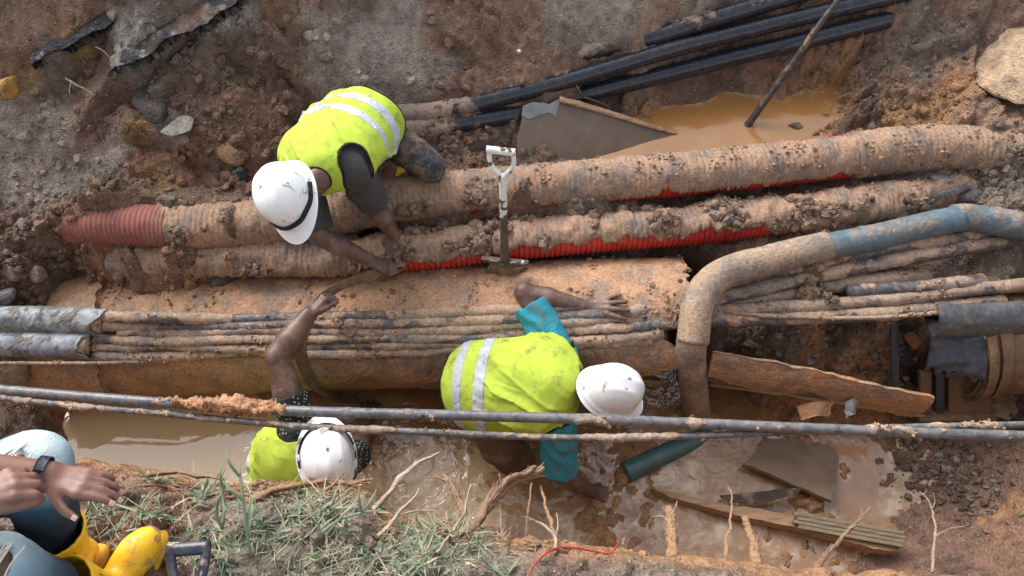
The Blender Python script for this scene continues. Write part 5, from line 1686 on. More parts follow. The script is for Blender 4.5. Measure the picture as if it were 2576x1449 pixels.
M_WHITE = coated_mat('chipped_white_paint', (.68, .67, .64), .4, (.11, .075, .05), .55, .62, .3, .08)

def rock(name, u, v, z, r, col, label, cat='rock', scale=(1, 1, .75), seed=0, rough=.3, sub=3, flats=7, rz=0., mat=None):
    V, F = rock_geo(seed, sub, rough, flats)
    V = V * np.array(scale) * r
    c_, s_ = math.cos(rz), math.sin(rz)
    V = V @ np.array([[c_, s_, 0], [-s_, c_, 0], [0, 0, 1]])
    V = V + P(u, v, z)
    cc = np.array(col) * (1 + .25 * fbm(V, 9, 3, seed))[:, None]
    o = mk(name, V, F, mat or M_SOIL, None, smooth=False, cols={'soil': cc})
    for p_ in o.data.polygons: p_.use_smooth = True
    return tag(o, label, cat, 'rocks and lumps')
def rock_geo(seed, sub, rough, flats):
    import bmesh
    bm = bmesh.new()
    bmesh.ops.create_icosphere(bm, subdivisions=sub, radius=1)
    V = np.array([v.co[:] for v in bm.verts]); F = np.array([[v.index for v in f.verts] for f in bm.faces]); bm.free()
    rg = np.random.default_rng(seed)
    V = V * (1 + rough * .6 * fbm(V, 1.1, 2, seed))[:, None]
    for _ in range(flats):
        d = unit(rg.normal(size=3)); c = .42 + .3 * rg.random()
        V = V - np.clip(V @ d - c, 0, None)[:, None] * d * .95
    V = V * (1 + rough * .28 * fbm(V, 4, 3, seed + 2))[:, None]
    return V, F
# shovel with white D-handle
sv = empty('shovel', P(1270, 660, -1.2), 'chipped white D-handled shovel standing upright between the red ducts', 'shovel')
def paint(extra):
    def fn(S, TH, c, base, w):
        n = fbm(w, 30, 4, 6)
        v = unproj(w.reshape(-1, 3))[:, 1].reshape(S.shape)
        return base, np.clip(.34 + .85 * n + extra + .75 * sstep(500, 590, v + 40 * n), 0, 1)
    return fn
gl, gr = P(1224, 376, -.46), P(1296, 384, -.46)
tube('grip', np.array([gl, (gl + gr) / 2, gr]), .0165, M_WHITE, sv, 18, .005, paint(.12))
jn = P(1264, 448, -.57)
for a_, m_ in ((gl + V3(.008, 0, 0), P(1236, 415, -.52)), (gr - V3(.008, 0, 0), P(1291, 418, -.52))):
    tube('yoke', np.array([a_, m_, P(1264 + (-8 if m_[0] < jn[0] else 8), 440, -.555), jn]), [.0105, .0105, .011, .013], M_WHITE, sv, 14, .006, paint(.0))
tube('shaft', np.array([P(1264, 440, -.555), P(1266, 500, -.66), P(1268, 580, -.82), P(1270, 655, -.985)]), [.0165, .0165, .018, .021], M_WHITE, sv, 18, .006, paint(.08))
_d = unit(P(1270, 655, -.985) - P(1266, 500, -.66))
def blade():
    n, m = 20, 16
    u_, v_ = np.meshgrid(np.linspace(-1, 1, n), np.linspace(0, 1, m), indexing='ij')
    top = P(1270, 655, -.985)
    sd = V3(1, -.12, 0); nn = np.cross(sd, _d)
    w = .105 * (1 - .25 * v_ ** 3)
    G = top + (u_ * w)[..., None] * sd + (v_ * .03)[..., None] * _d + (.022 * u_ ** 2 - .012)[..., None] * nn
    return G
shell('blade', blade(), .003, M_WHITE, sv, np.full((20, 16), .75))
for s_ in (-1, 1):
    c_ = P(1270, 655, -.985) + V3(s_ * .058, -s_ * .007, 0)
    V, F, mu = box_geo(c_, V3(1, -.12, 0), unit(np.cross(_d, V3(1, -.12, 0))), -_d, .048, .014, .004, .002)
    mk('tread', V, F, M_WHITE, sv, attrs={'mud': mu + .62})

rock('mud_heap', 1266, 668, -1.07, .075, (.27, .165, .105), 'heap of mud packed round the foot of the shovel', 'mud', (1.5, .6, .6), 52, .7, 4, 3)
# leaning board in the puddle
pl = ((1410, 250, -.90), (1700, 337, -1.10), (1480, 402, -1.10))
plate('board', [(1318, 270), (1345, 262), (1376, 268), (1410, 250), (1480, 268), (1560, 292), (1640, 318), (1704, 338), (1640, 352), (1560, 378), (1470, 415), (1400, 470), (1290, 450), (1302, 400), (1300, 350), (1312, 310)], pl, .024, M_BOARD,
      'triangular wet grey-brown board leaning in the upper puddle', 'board', .006, 3, None, .003, .15)
_n = unit(np.cross(P(*pl[1]) - P(*pl[0]), P(*pl[2]) - P(*pl[0])))
_n = _n if _n[2] > 0 else -_n
_bo = [o for o in COL.objects if o.name.startswith('board')][-1]
tube('broken_edge', PL([(1408, 250, -.893), (1480, 269, -.942), (1560, 293, -.997), (1640, 318, -1.055), (1704, 338, -1.103)]), [.017, .017, .016, .014, .006], M_WOOD, _bo, 10, .008, lumpy(.006, 25, 0, 9, .2, .004, .5), flat=(.6, 1.15))
# torn grey skin along its top corner
plate('torn_skin', [(1316, 266), (1345, 256), (1380, 262), (1412, 244), (1404, 272), (1398, 296), (1380, 284), (1350, 290), (1330, 300), (1312, 292)], ((1410, 247, -.895), (1700, 334, -1.095), (1480, 399, -1.095)), .004,
      coated_mat('grey_torn_skin', (.16, .18, .18), .5, (.25, .2, .15), .5, .9, .4), 'torn grey skin peeling from the corner of the leaning board', 'sheet', .012, 6, None, .006)
# thin slat behind the shovel grip
plate('slat', [(1160, 372), (1215, 352), (1283, 338), (1282, 350), (1220, 372), (1168, 380)], ((1160, 372, -.97), (1283, 338, -.95), (1220, 372, -.985)), .01, M_DARKW, 'thin dark slat lying behind the shovel grip', 'slat', .003, 8)
# leaning stick
o = tube('stick', PL([(2150, -60, -.46), (2112, -5, -.55), (2060, 65, -.66), (2000, 150, -.80), (1935, 240, -.96), (1872, 328, -1.13)]), [.013, .0145, .016, .016, .0175, .019], M_DARKW, None, 14, .008, lumpy(.006, 20, .05, 5, .3, .003, .2))
tag(o, 'dark muddy stick leaning across the black conduits into the puddle', 'stick')

# boards in the lower water
plate('board', [(1922, 1104), (2000, 1100), (2078, 1102), (2100, 1128), (2110, 1150), (2104, 1215), (2092, 1258), (2060, 1246), (1985, 1214), (1900, 1176), (1868, 1168), (1900, 1140)], ((1922, 1104, -1.735), (2110, 1150, -1.735), (1985, 1214, -1.675)), .022,
      coated_mat('gritty_brown_slab', (.15, .10, .068), .55, (.22, .16, .10), .4, .9, .3), 'gritty brown slab half under water at right, its lower edge raised', 'slab', .006, 12, None, .005, .3)
plate('board', [(1640, 1228), (1700, 1238), (1800, 1262), (1900, 1278), (2000, 1298), (2100, 1322), (2200, 1345), (2266, 1362), (2262, 1388), (2200, 1380), (2100, 1352), (2000, 1326), (1880, 1302), (1760, 1270), (1690, 1252)], ((1640, 1228, -1.70), (2266, 1362, -1.66), (1880, 1302, -1.675)), .045, M_WOOD,
      'long splintered timber plank slanting through the lower water', 'plank', .008, 15, None, .008)
ol = empty('plank', P(2130, 1330, -1.7), 'short pale olive grooved plank resting on the long timber', 'plank')
_A, _B, _C = P(1996, 1288, -1.645), P(2272, 1338, -1.625), P(2258, 1372, -1.64)
_e1 = unit(_B - _A); _e2 = unit((_C - _B) - _e1 * ((_C - _B) @ _e1)); _nn = np.cross(_e1, _e2); _nn = _nn if _nn[2] > 0 else -_nn
for k in range(4):
    c_ = _A + _e1 * np.linalg.norm(_B - _A) * (.5 + .02 * (k % 2)) + _e2 * (.006 + .0185 * k) + _nn * (.002 * (k % 2))
    V, F, mu = box_geo(c_, _e1, _e2, _nn, np.linalg.norm(_B - _A) / 2 * (1, .98, 1.0, .94)[k], .0085, .014, .0025)
    V = V + _nn * (.003 * fbm(V, 8, 2, k))[:, None]
    mk('groove_strip', V, F, M_OLIVE, ol, attrs={'mud': mu})
plate('board', [(1812, 1246), (1880, 1242), (1960, 1232), (2018, 1226), (2012, 1236), (1960, 1256), (1900, 1268), (1840, 1266), (1822, 1258)], ((1812, 1246, -1.66), (2018, 1226, -1.655), (1900, 1268, -1.675)), .03, M_DARKW,
      'dark wedge of splintered board between the slab and the long plank', 'board', .004, 19, None, .006)

# flat brown strap pulled by two workers
def ribbon(name, pts, wd, th, mat, label, cat, twist):
    c, s = resample(PL(pts), .012)
    t, N, B = frames(c)
    tw = np.interp(np.linspace(0, 1, len(c)), np.linspace(0, 1, len(twist)), twist)
    to_cam = V3(0, 0, CAM_Z) - c; to_cam /= np.linalg.norm(to_cam, axis=1)[:, None]
    side_ = np.cross(t, to_cam); side_ /= np.linalg.norm(side_, axis=1)[:, None]
    nrm = np.cross(side_, t)
    w = side_ * np.cos(tw)[:, None] + nrm * np.sin(tw)[:, None]
    k = np.linspace(-1, 1, 9)
    G = c[:, None] + w[:, None] * (k * wd / 2)[None, :, None] + (nrm * (.004))[:, None] * (1 - k ** 2)[None, :, None]
    return tag(shell(name, G, th, mat, None, .5 + .3 * fbm(G, 12, 3, 3)), label, cat)
M_STRAPB = coated_mat('brown_webbing', (.15, .095, .055), .6, (.30, .19, .11), .4, .8, .4)
ribbon('strap', [(1000, 672, -1.02), (960, 684, -1.0), (900, 702, -1.0), (850, 722, -.985), (815, 745, -.96), (792, 775, -.97), (768, 820, -1.0), (755, 870, -1.05), (762, 915, -1.16), (785, 960, -1.35), (815, 985, -1.5), (860, 1003, -1.70), (910, 1004, -1.765), (950, 990, -1.80)],
       .052, .007, M_STRAPB, 'flat brown strap looped over the main, gripped by the raised hand', 'strap', [.2, .5, .9, .6, .15, .1, .2, .3, .4, .6, .7, .4])

# ------------------------------------------------------------------ rocks
rock('boulder', 2575, 165, -.84, .26, (.40, .285, .185), 'big tan boulder with pale patches at the top right corner', 'boulder', (1.0, 1.5, .6), 21, .4, 4, 11, .15)
rock('rock', 580, 388, -.86, .078, (.27, .165, .10), 'fist-sized brown rock left of the far worker', 'rock', (1.1, .9, .8), 22)
rock('asphalt_lump', 606, 440, -.93, .060, (.035, .036, .042), 'crumbly black lump just below the brown rock, left of the far worker', 'asphalt', (1, 1.1, .8), 23, .5)
rock('asphalt_chunk', 566, 684, -1.13, .080, (.10, .088, .08), 'dark broken asphalt chunk wedged below the lower red duct at left', 'asphalt', (.95, .9, .9), 24, .2, 3, 10)
rock('rock', 574, 630, -1.06, .042, (.44, .26, .11), 'small orange rock on top of the asphalt chunk', 'rock', (1.1, .9, .8), 25)
rock('asphalt_chunk', 392, 262, -.70, .13, (.075, .06, .052), 'dark flat asphalt chunk in the upper left bank', 'asphalt', (.85, 1.15, .38), 26, .3, 3, 13, .4)
rock('rock', 248, 462, -.92, .078, (.22, .15, .105), 'round mud ball at left above the pink duct end', 'rock', (1.15, .9, .8), 27, .45)
rock('rock', 2425, 492, -1.07, .082, (.13, .105, .11), 'purple-grey rock above the blue pipe bend', 'rock', (1.25, .85, .7), 28, .3, 3, 9)
rock('concrete_lump', 2362, 456, -1.03, .056, (.24, .225, .19), 'grey concrete lump left of the purple-grey rock', 'concrete', (1.2, .8, .8), 29, .5)
rock('rock', 2345, 535, -1.10, .045, (.33, .25, .19), 'pale round pebble between the curved strip and the blue pipe', 'rock', (1.2, .8, .7), 30)
rock('rock', 1905, 852, -1.45, .085, (.15, .12, .085), 'dull rubble lump in the opened main, right of the bent pipe', 'rock', (1.1, .9, .7), 31, .4)
rock('rock', 2296, 858, -1.35, .045, (.26, .10, .045), 'rust-red stone beside the iron strap', 'rock', (1, 1, .8), 32)
rock('rock', 2040, 905, -1.47, .035, (.20, .21, .21), 'flat blue-grey stone on the gravel in the opened main', 'rock', (1.3, .8, .5), 33)
rock('rock', 20, 940, -1.30, .085, (.27, .20, .14), 'muddy lump under the thin rope at the left edge', 'rock', (1.2, .8, .8), 34, .4)
rock('rock', 30, 680, -1.06, .07, (.20, .155, .125), 'grey stone at the left edge above the silver conduits', 'rock', (1.1, .9, .8), 35)
rock('rock', 90, 690, -1.06, .05, (.22, .16, .12), 'brown stone right of the grey stone at the left edge', 'rock', (1, .9, .8), 36)
rock('rock', 15, 745, -1.1, .055, (.12, .115, .12), 'dark slaty stone just above the end of the silver conduit', 'rock', (1, .9, .8), 37)
rock('rock', 20, 215, -.56, .065, (.40, .22, .07), 'ochre stone at the left edge high on the bank', 'rock', (.9, 1.2, .8), 38)
rock('rock', 1305, 128, -.68, .013, (.7, .68, .64), 'small white pebble on the far slope beside the hanging root', 'pebble', (1, 1, .8), 39, .2, 2)
rock('rock', 2005, 318, -1.10, .038, (.15, .115, .09), 'dark mud lump poking out of the upper puddle', 'rock', (1.3, .6, .5), 40)
# curved strip by the blue pipe
ribbon('strip', [(2255, 552, -1.06), (2290, 525, -1.05), (2340, 495, -1.03), (2390, 482, -1.02), (2440, 466, -1.03)], .024, .006, M_FILM, 'curved grey strip of broken conduit above the blue pipe', 'strip', [.3, .3])

# broken asphalt layers sticking out of the upper left bank
def layer_slab(lower, upper, label, seed, white, lift):
    n, m = 150, 34
    lo_, _ = resample(PL(lower), .01); up_, _ = resample(PL(upper), .01)
    k = np.linspace(0, 1, n)
    g = lambda c: np.stack([np.interp(k, np.linspace(0, 1, len(c)), c[:, j]) for j in range(3)], 1)
    lo_, up_ = g(lo_), g(up_)
    lo_ = lo_ + (up_ - lo_) * (.35 * fbm(lo_, 9, 4, seed) + .1)[:, None]
    t = np.linspace(0, 1, m)[None, :, None]
    G = lo_[:, None] * (1 - t) + up_[:, None] * t
    nn = V3(-.05, -.62, .78)
    h = fbm(G, 8, 4, seed + 2) * .030 + fbm(G, 40, 3, seed + 4) * .010 - .045 * np.linspace(0, 1, m)[None] ** 2 + lift
    G = G + nn * h[..., None]
    V, F = shell_geo(np.transpose(G, (1, 0, 2))[::-1], .05)
    w = sstep(-.05, .25, fbm(V, 11, 4, seed + 7) + white)[:, None]
    e = sstep(.0, .3, fbm(V, 6, 3, seed + 9))[:, None]
    cc = np.array((.045, .044, .048)) * (1 - w) + np.array((.33, .32, .31)) * w
    cc = cc * (1 - e * .8) + np.array(SOIL['B']) * e * .8
    return tag(mk('asphalt_slab', V, F, M_SOIL, None, cols={'soil': cc}), label, 'asphalt')
layer_slab([(285, 186, -.55), (340, 160, -.52), (430, 108, -.47), (500, 76, -.44), (565, 42, -.40), (640, -15, -.35)], [(270, 140, -.50), (330, 95, -.455), (380, 60, -.425), (440, 30, -.395), (520, -5, -.36), (600, -35, -.32)],
           'whitish crumbling asphalt layer slanting through the upper left bank', 41, -.02, .012)
layer_slab([(84, 165, -.54), (140, 135, -.505), (190, 112, -.48), (245, 86, -.45), (296, 46, -.41)], [(66, 120, -.48), (110, 90, -.455), (180, 55, -.42), (240, 28, -.39), (290, 0, -.365)],
           'darker crumbling asphalt layer left of the whitish slanting one', 47, -.30, .008)
rock('rock', 452, 318, -.715, .085, (.26, .235, .205), 'flat grey stone right of the dark asphalt chunk', 'rock', (1.35, .75, .3), 44, .4, 3, 8)
# ------------------------------------------------------------------ roots
def root(pts, r0, r1, mat, label, seed, branches=(), group='roots in the near bank', fray=0):
    def jit(q, amp):
        c, s_ = resample(PL(q), .012)
        k = np.minimum(np.arange(len(c)), 6)[:, None] / 6.0
        off = np.stack([fbm(c + 3.3, 16, 3, seed), fbm(c + 7.7, 16, 3, seed + 1), fbm(c, 16, 3, seed + 2)], 1)
        return c + off * amp * k
    c = jit(pts, .45 * r0 + .007)
    rr = np.linspace(r0, r1, len(c))
    fnr = lambda S, TH, cc, base, w: (base * (.86 + .5 * fbm(w, 20, 3, seed) + .16 * np.sin(3 * TH + 2 * noise(w, 12, seed)) + .25 * fbm(w, 70, 2, seed + 5)), .4 + .4 * fbm(w, 20, 2, seed))
    o = tube('root', c, list(rr), mat, None, 12, .005, fnr)
    tag(o, label, 'root', group)
    rg = np.random.default_rng(seed)
    for b, (bp_, br) in enumerate(branches):
        q = jit(bp_, .006)
        tube('rootlet', q, list(np.linspace(br, br * .35, len(q))), mat, o, 7, .006, fnr)
    for k in range(fray):
        i = int(len(c) * (.35 + .62 * rg.random())) - 1
        t = unit(c[min(i + 2, len(c) - 1)] - c[max(i - 2, 0)])
        sd = unit(rg.normal(size=3)); sd = unit(sd - t * (sd @ t))
        L = .02 + .04 * rg.random()
        a0 = c[i] + sd * rr[i] * .8
        q = np.array([a0, a0 + t * L * .6 + sd * .004, a0 + t * L + sd * (.006 + .012 * rg.random())])
        tube('fibre', q, [.0028, .002, .0006], mat, o, 5, .008)
    return o
root([(880, 1310, -.10), (940, 1280, -.12), (1000, 1215, -.14), (1050, 1165, -.16), (1110, 1142, -.18)], .011, .004, M_ROOTG, 'pale forked root reaching up beside the crouched worker in the water', 1,
     [([(1000, 1215, -.14), (1030, 1180, -.15), (1045, 1158, -.16)], .006), ([(1085, 1148, -.17), (1100, 1162, -.18), (1115, 1165, -.18)], .003)])
root([(950, 1350, -.05), (990, 1310, -.08), (1040, 1250, -.12), (1052, 1228, -.13)], .007, .003, M_ROOTG, 'thin pale root below the forked one', 2, [([(1000, 1298, -.09), (1050, 1285, -.1), (1105, 1288, -.12)], .004)])
root([(1180, 1340, -.2), (1205, 1310, -.25), (1225, 1270, -.3), (1262, 1222, -.36), (1310, 1192, -.42), (1345, 1178, -.46)], .018, .010, M_ROOTB, 'shaggy brown root stump reaching toward the kneeling leg', 3, fray=16, branches=
     [([(1225, 1270, -.3), (1232, 1240, -.31), (1246, 1215, -.33)], .005), ([(1240, 1250, -.32), (1250, 1262, -.34), (1268, 1266, -.36)], .004), ([(1262, 1222, -.36), (1258, 1205, -.36), (1256, 1190, -.36)], .004)])
root([(1220, 1290, -.3), (1262, 1240, -.38), (1310, 1208, -.44), (1366, 1182, -.5)], .014, .0135, M_ROOT, 'stout peeled orange root pointing at the teal sleeve', 4, fray=8)
root([(1190, 1330, -.3), (1160, 1270, -.45), (1135, 1220, -.55), (1118, 1198, -.6)], .014, .012, M_ROOTB, 'bent brown root ending in a dark knot above the pale water', 5, fray=8, branches=[([(1130, 1212, -.56), (1105, 1202, -.58), (1080, 1192, -.6)], .005), ([(1150, 1250, -.5), (1152, 1225, -.5), (1140, 1205, -.5)], .006)])
root([(1100, 1390, 0), (1140, 1330, -.1), (1165, 1290, -.15), (1182, 1220, -.2)], .005, .002, M_ROOTG, 'thin upright pale twig left of the shaggy stump', 6)
root([(1325, 1420, -.3), (1322, 1350, -.45), (1330, 1270, -.55), (1338, 1215, -.6)], .007, .004, M_ROOTB, 'slim dark root under the peeled orange root', 7, [([(1328, 1260, -.56), (1345, 1268, -.57), (1358, 1282, -.58)], .003)])
root([(1405, 1390, -.2), (1390, 1330, -.3), (1372, 1270, -.4), (1360, 1225, -.5)], .009, .004, M_ROOT, 'orange hanging root right of the slim dark root', 8)
root([(1395, 1395, -.1), (1398, 1350, -.12), (1375, 1325, -.13), (1330, 1305, -.14)], .006, .002, M_ROOTG, 'white dry twig with small fork near the red string', 9, [([(1398, 1350, -.12), (1404, 1320, -.12), (1400, 1290, -.13)], .003), ([(1345, 1310, -.13), (1325, 1300, -.13), (1310, 1298, -.13)], .002)])
root([(1695, 1410, -.2), (1692, 1365, -.3), (1688, 1320, -.38), (1680, 1280, -.45)], .019, .013, M_ROOT, 'thick frayed root stump standing at the lower water edge', 10, fray=30, branches=[([(1688, 1320, -.38), (1668, 1300, -.4), (1640, 1302, -.42)], .008), ([(1684, 1300, -.4), (1698, 1280, -.42), (1704, 1262, -.44)], .006)])
root([(1832, 1430, -.3), (1828, 1370, -.42), (1838, 1310, -.5), (1842, 1260, -.55), (1832, 1220, -.6)], .009, .002, M_ROOT, 'tapering orange root crossing the left end of the long plank', 11)
root([(1905, 1432, -.3), (1900, 1400, -.4), (1890, 1350, -.5), (1870, 1300, -.62)], .016, .011, M_ROOT, 'curved thick orange root below the long plank', 12, fray=8)
root([(2040, 1460, -.3), (2075, 1400, -.4), (2110, 1360, -.48), (2150, 1320, -.52), (2190, 1275, -.56)], .012, .002, M_ROOTB, 'knobbly root with pointed tip over the right end of the plank', 13, fray=5, branches=[([(2150, 1320, -.52), (2140, 1335, -.52), (2128, 1345, -.53)], .005)])
root([(2345, 1440, -1.4), (2352, 1370, -1.45), (2352, 1320, -1.48), (2340, 1265, -1.5), (2315, 1238, -1.5)], .008, .003, M_ROOTG, 'branching whitish twig on the orange mud at the lower right', 14, [([(2352, 1350, -1.46), (2390, 1330, -1.46), (2435, 1322, -1.46)], .005), ([(2345, 1280, -1.49), (2352, 1262, -1.49), (2350, 1245, -1.49)], .003)])
root([(620, 1262, -.06), (700, 1232, -.10), (800, 1215, -.14), (880, 1214, -.17), (940, 1206, -.2)], .013, .005, M_ROOT, 'muddy orange root along the bank edge below the white helmet', 15, fray=10)
root([(760, 1290, -.03), (800, 1250, -.07), (840, 1215, -.10), (865, 1190, -.12)], .008, .003, M_ROOT, 'thin root rising across the bottom of the white helmet', 16)
root([(300, 1215, -.1), (360, 1200, -.12), (430, 1188, -.13), (480, 1192, -.12), (560, 1205, -.12)], .009, .005, M_ROOTB, 'slim arched root on the orange bank right of the drooping hand', 17)
root([(1385, 40, -.64), (1392, 85, -.70), (1402, 140, -.78), (1430, 185, -.84), (1462, 232, -.9)], .005, .004, M_ROOTB, 'long thin root hanging over the black conduits', 18, [([(1430, 160, -.8), (1450, 175, -.82), (1462, 190, -.84)], .003)], group='roots in the far bank')
root([(1470, 245, -.9), (1520, 262, -.96), (1545, 290, -1.02)], .004, .002, M_ROOTB, 'short root tail above the leaning board', 19, group='roots in the far bank')
root([(240, 118, -.46), (262, 130, -.48), (300, 172, -.53)], .004, .002, M_ROOTG, 'hair root on the upper left bank near the whitish band', 20, group='roots in the far bank')
root([(165, 198, -.55), (190, 212, -.57), (240, 240, -.6)], .005, .003, M_ROOTG, 'forked pale root on the left bank above the grey patch', 21, [([(180, 205, -.56), (175, 225, -.57), (178, 238, -.58)], .003)], group='roots in the far bank')
root([(2172, 222, -1.0), (2205, 240, -1.0), (2238, 246, -1.0)], .007, .005, M_ROOTG, 'pale curved root stub right of the upper puddle', 22, group='roots in the far bank')
# litter of torn rootlets along the bank edge: too many and too fine to count
def litter(n, spots, seed):
    rg = np.random.default_rng(seed)
    parts = []
    for k in range(n):
        u0, v0, su, sv = spots[rg.integers(len(spots))]
        u, v = u0 + rg.normal() * su, v0 + rg.normal() * sv
        p = P(u, v, -.08)
        a = rg.normal() * .6 + (math.pi if rg.random() < .5 else 0)
        L = .03 + .09 * rg.random()
        q = []
        for t in np.linspace(-.5, .5, 5):
            x, y = p[0] + math.cos(a) * L * t + rg.normal() * .006, p[1] + math.sin(a) * L * t * .6 + rg.normal() * .006
            z, _ = ground_lookup(np.array([x]), np.array([y]))
            q.append([x, y, max(z[0], -.34) + .004 + .012 * rg.random()])
        r = .0012 + .004 * rg.random() ** 2
        V, F, M = tube_geo(np.array(q), [r * .6, r, r * .9, r * .7, r * .3], 5, .012)
        parts.append((V, F, M))
    V, F, M = merge(parts)
    o = mk('root_litter', V, F, M_ROOTB, attrs={'mud': M})
    return tag(o, 'torn brown rootlets littering the near bank edge', 'roots', kind='stuff')
litter(170, [(820, 1240, 80, 16), (640, 1235, 80, 14), (450, 1215, 70, 14), (1180, 1330, 60, 12), (1350, 1365, 70, 10), (1000, 1330, 60, 16)], 8)
# red string
o = tube('string', PL([(1328, 1455, .02), (1345, 1420, .01), (1390, 1382, .0), (1440, 1378, -.02), (1500, 1388, -.05), (1535, 1392, -.06), (1556, 1366, -.06), (1550, 1362, -.06)]), .0026, cloth_mat('red_string', (.33, .035, .02), .3), None, 8, .006,
         lambda S, TH, c, b, w: (b * (1 + .18 * np.sin(S * 700 + 2 * TH)), TH * 0))
tag(o, 'red string trailing over the near bank edge', 'string')

# ------------------------------------------------------------------ loose soil, crumbs, gravel
scatter('soil_clods', [(300, 100, -.45, .3, 3), (650, 200, -.65, .25, 3), (600, 380, -.87, .25, 3), (150, 620, -1.05, .2, 3), (450, 620, -1.05, .2, 2), (1200, 150, -.75, .3, 2), (1150, 400, -1.0, .15, 2), (2350, 250, -1.0, .2, 3), (2450, 500, -1.1, .15, 3),
                        (2450, 650, -1.15, .12, 2), (2200, 580, -1.15, .15, 2), (100, 720, -1.1, .15, 3), (600, 1350, 0, .35, 3), (1100, 1400, 0, .3, 3), (1500, 1430, 0, .2, 2), (300, 1380, 0, .15, 2), (800, 520, -1.0, .2, 2), (1700, 640, -1.25, .2, 1.5), (700, 1260, -.05, .3, 2), (2150, 150, -.9, .2, 2)],
        9000, .002, .008, 1, M_SOIL, 'loose crumbs of brown soil scattered over the banks', 'soil', (1.1, 1.06, 1.03), 1, ((.26, .23, .20), .06), .0, -1.7, pw=1.5)
scatter('soil_clods', [(300, 100, -.45, .3, 3), (650, 200, -.65, .25, 4), (600, 380, -.87, .25, 3), (150, 620, -1.05, .2, 4), (450, 620, -1.0, .12, 3), (1200, 150, -.75, .3, 1), (1150, 400, -1.0, .15, 2), (2350, 250, -1.0, .2, 2), (2450, 500, -1.1, .15, 2), (2200, 580, -1.15, .15, 1), (100, 720, -1.1, .15, 4), (800, 1370, 0, .3, 1), (800, 520, -1.0, .2, 2)],
        3200, .006, .034, 11, M_SOIL, 'larger broken soil clods lying on the banks', 'soil', (1.05, 1.03, 1.0), 2, None, -.15, -1.7, pw=4.0)
scatter('gravel', [(1950, 860, -1.48, .12, 3), (2080, 840, -1.47, .1, 2), (2180, 900, -1.5, .08, 1), (1820, 900, -1.55, .06, 1), (2330, 1180, -1.74, .10, 3), (2420, 1230, -1.72, .1, 3), (2420, 1130, -1.74, .1, 2), (2300, 940, -1.5, .08, 1), (2480, 470, -1.1, .1, 2), (1250, 660, -1.25, .5, 1.5)],
        1500, .006, .028, 2, M_SOIL, 'wet gravel and broken stones in the opened main and at the water edge', 'gravel', (.9, .9, .9), 1, ((.16, .135, .11), .4), .15)
def crumbs_on(names, n, rmin, rmax, seed, label, thr=.6, colb=(.33, .20, .125), near=None, up=-.2):
    rg = np.random.default_rng(seed)
    Ps, Ns = [], []
    for ob in [o for o in COL.objects if o.type == 'MESH' and any(o.name.split('.')[0] == q for q in names)]:
        me = ob.data
        co = np.empty(len(me.vertices) * 3, np.float32); me.vertices.foreach_get('co', co); co = co.reshape(-1, 3)
        nn = np.empty(len(me.vertices) * 3, np.float32); me.vertex_normals.foreach_get('vector', nn); nn = nn.reshape(-1, 3)
        mu = np.empty(len(me.vertices), np.float32); me.attributes['mud'].data.foreach_get('value', mu)
        uv = unproj(co)
        patch = vnoise(co, 9, 5) + .5 * vnoise(co, 22, 8)
        ok = (mu > thr) & (nn[:, 2] > up) & (uv[:, 0] > -60) & (uv[:, 0] < 2640) & (patch > .16)
        if near is not None: ok &= near(uv)
        Ps.append(co[ok]); Ns.append(nn[ok])
    Ps, Ns = np.vstack(Ps), np.vstack(Ns)
    k = rg.integers(0, len(Ps), n)
    r = rmin + (rmax - rmin) * rg.random(n) ** 3
    rot = rot_rand(rg, n)
    var = clod_variants(6, seed, 2)
    vi = rg.integers(0, 6, n)
    Vs, Fs, Cs, o = [], [], [], 0
    for a in range(6):
        m = vi == a
        V, F = var[a]
        VV = np.einsum('nij,vj->nvi', rot[m], V) * r[m][:, None, None] + (Ps[k[m]] + Ns[k[m]] * r[m][:, None] * .25)[:, None]
        q = m.sum()
        Vs.append(VV.reshape(-1, 3)); Fs.append((F[None] + (np.arange(q) * len(V))[:, None, None]).reshape(-1, 3) + o)
        cc = np.array(colb) * (.6 + .75 * rg.random((q, 1)))
        f = rg.random((q, 1)) < .08
        cc = np.where(f, np.array((.20, .165, .135)) * (.7 + .7 * rg.random((q, 1))), cc)
        Cs.append(np.repeat(cc, len(V), 0)); o += q * len(V)
    return tag(mk('mud_crumbs', np.vstack(Vs), np.vstack(Fs), M_SOIL, None, smooth=False, cols={'soil': np.vstack(Cs)}), label, 'mud', kind='stuff')
crumbs_on(['corrugated_duct'], 1900, .002, .012, 5, 'crumbs of mud stuck along the upper red duct', .6, (.31, .195, .13), lambda uv: uv[:, 1] < 545)
crumbs_on(['corrugated_duct'], 2200, .003, .030, 15, 'gravelly clods heaped on the lower red duct', .6, (.22, .145, .10), lambda uv: (uv[:, 1] > 500) & (uv[:, 0] > 250), .25)
crumbs_on(['cable', 'rope'], 1900, .002, .010, 6, 'crumbs of mud stuck on the cables', .5)
crumbs_on(['barrel'], 900, .003, .014, 7, 'crumbs of orange clay on the big main', .55, (.36, .20, .10), lambda uv: uv[:, 1] < 800, .2)

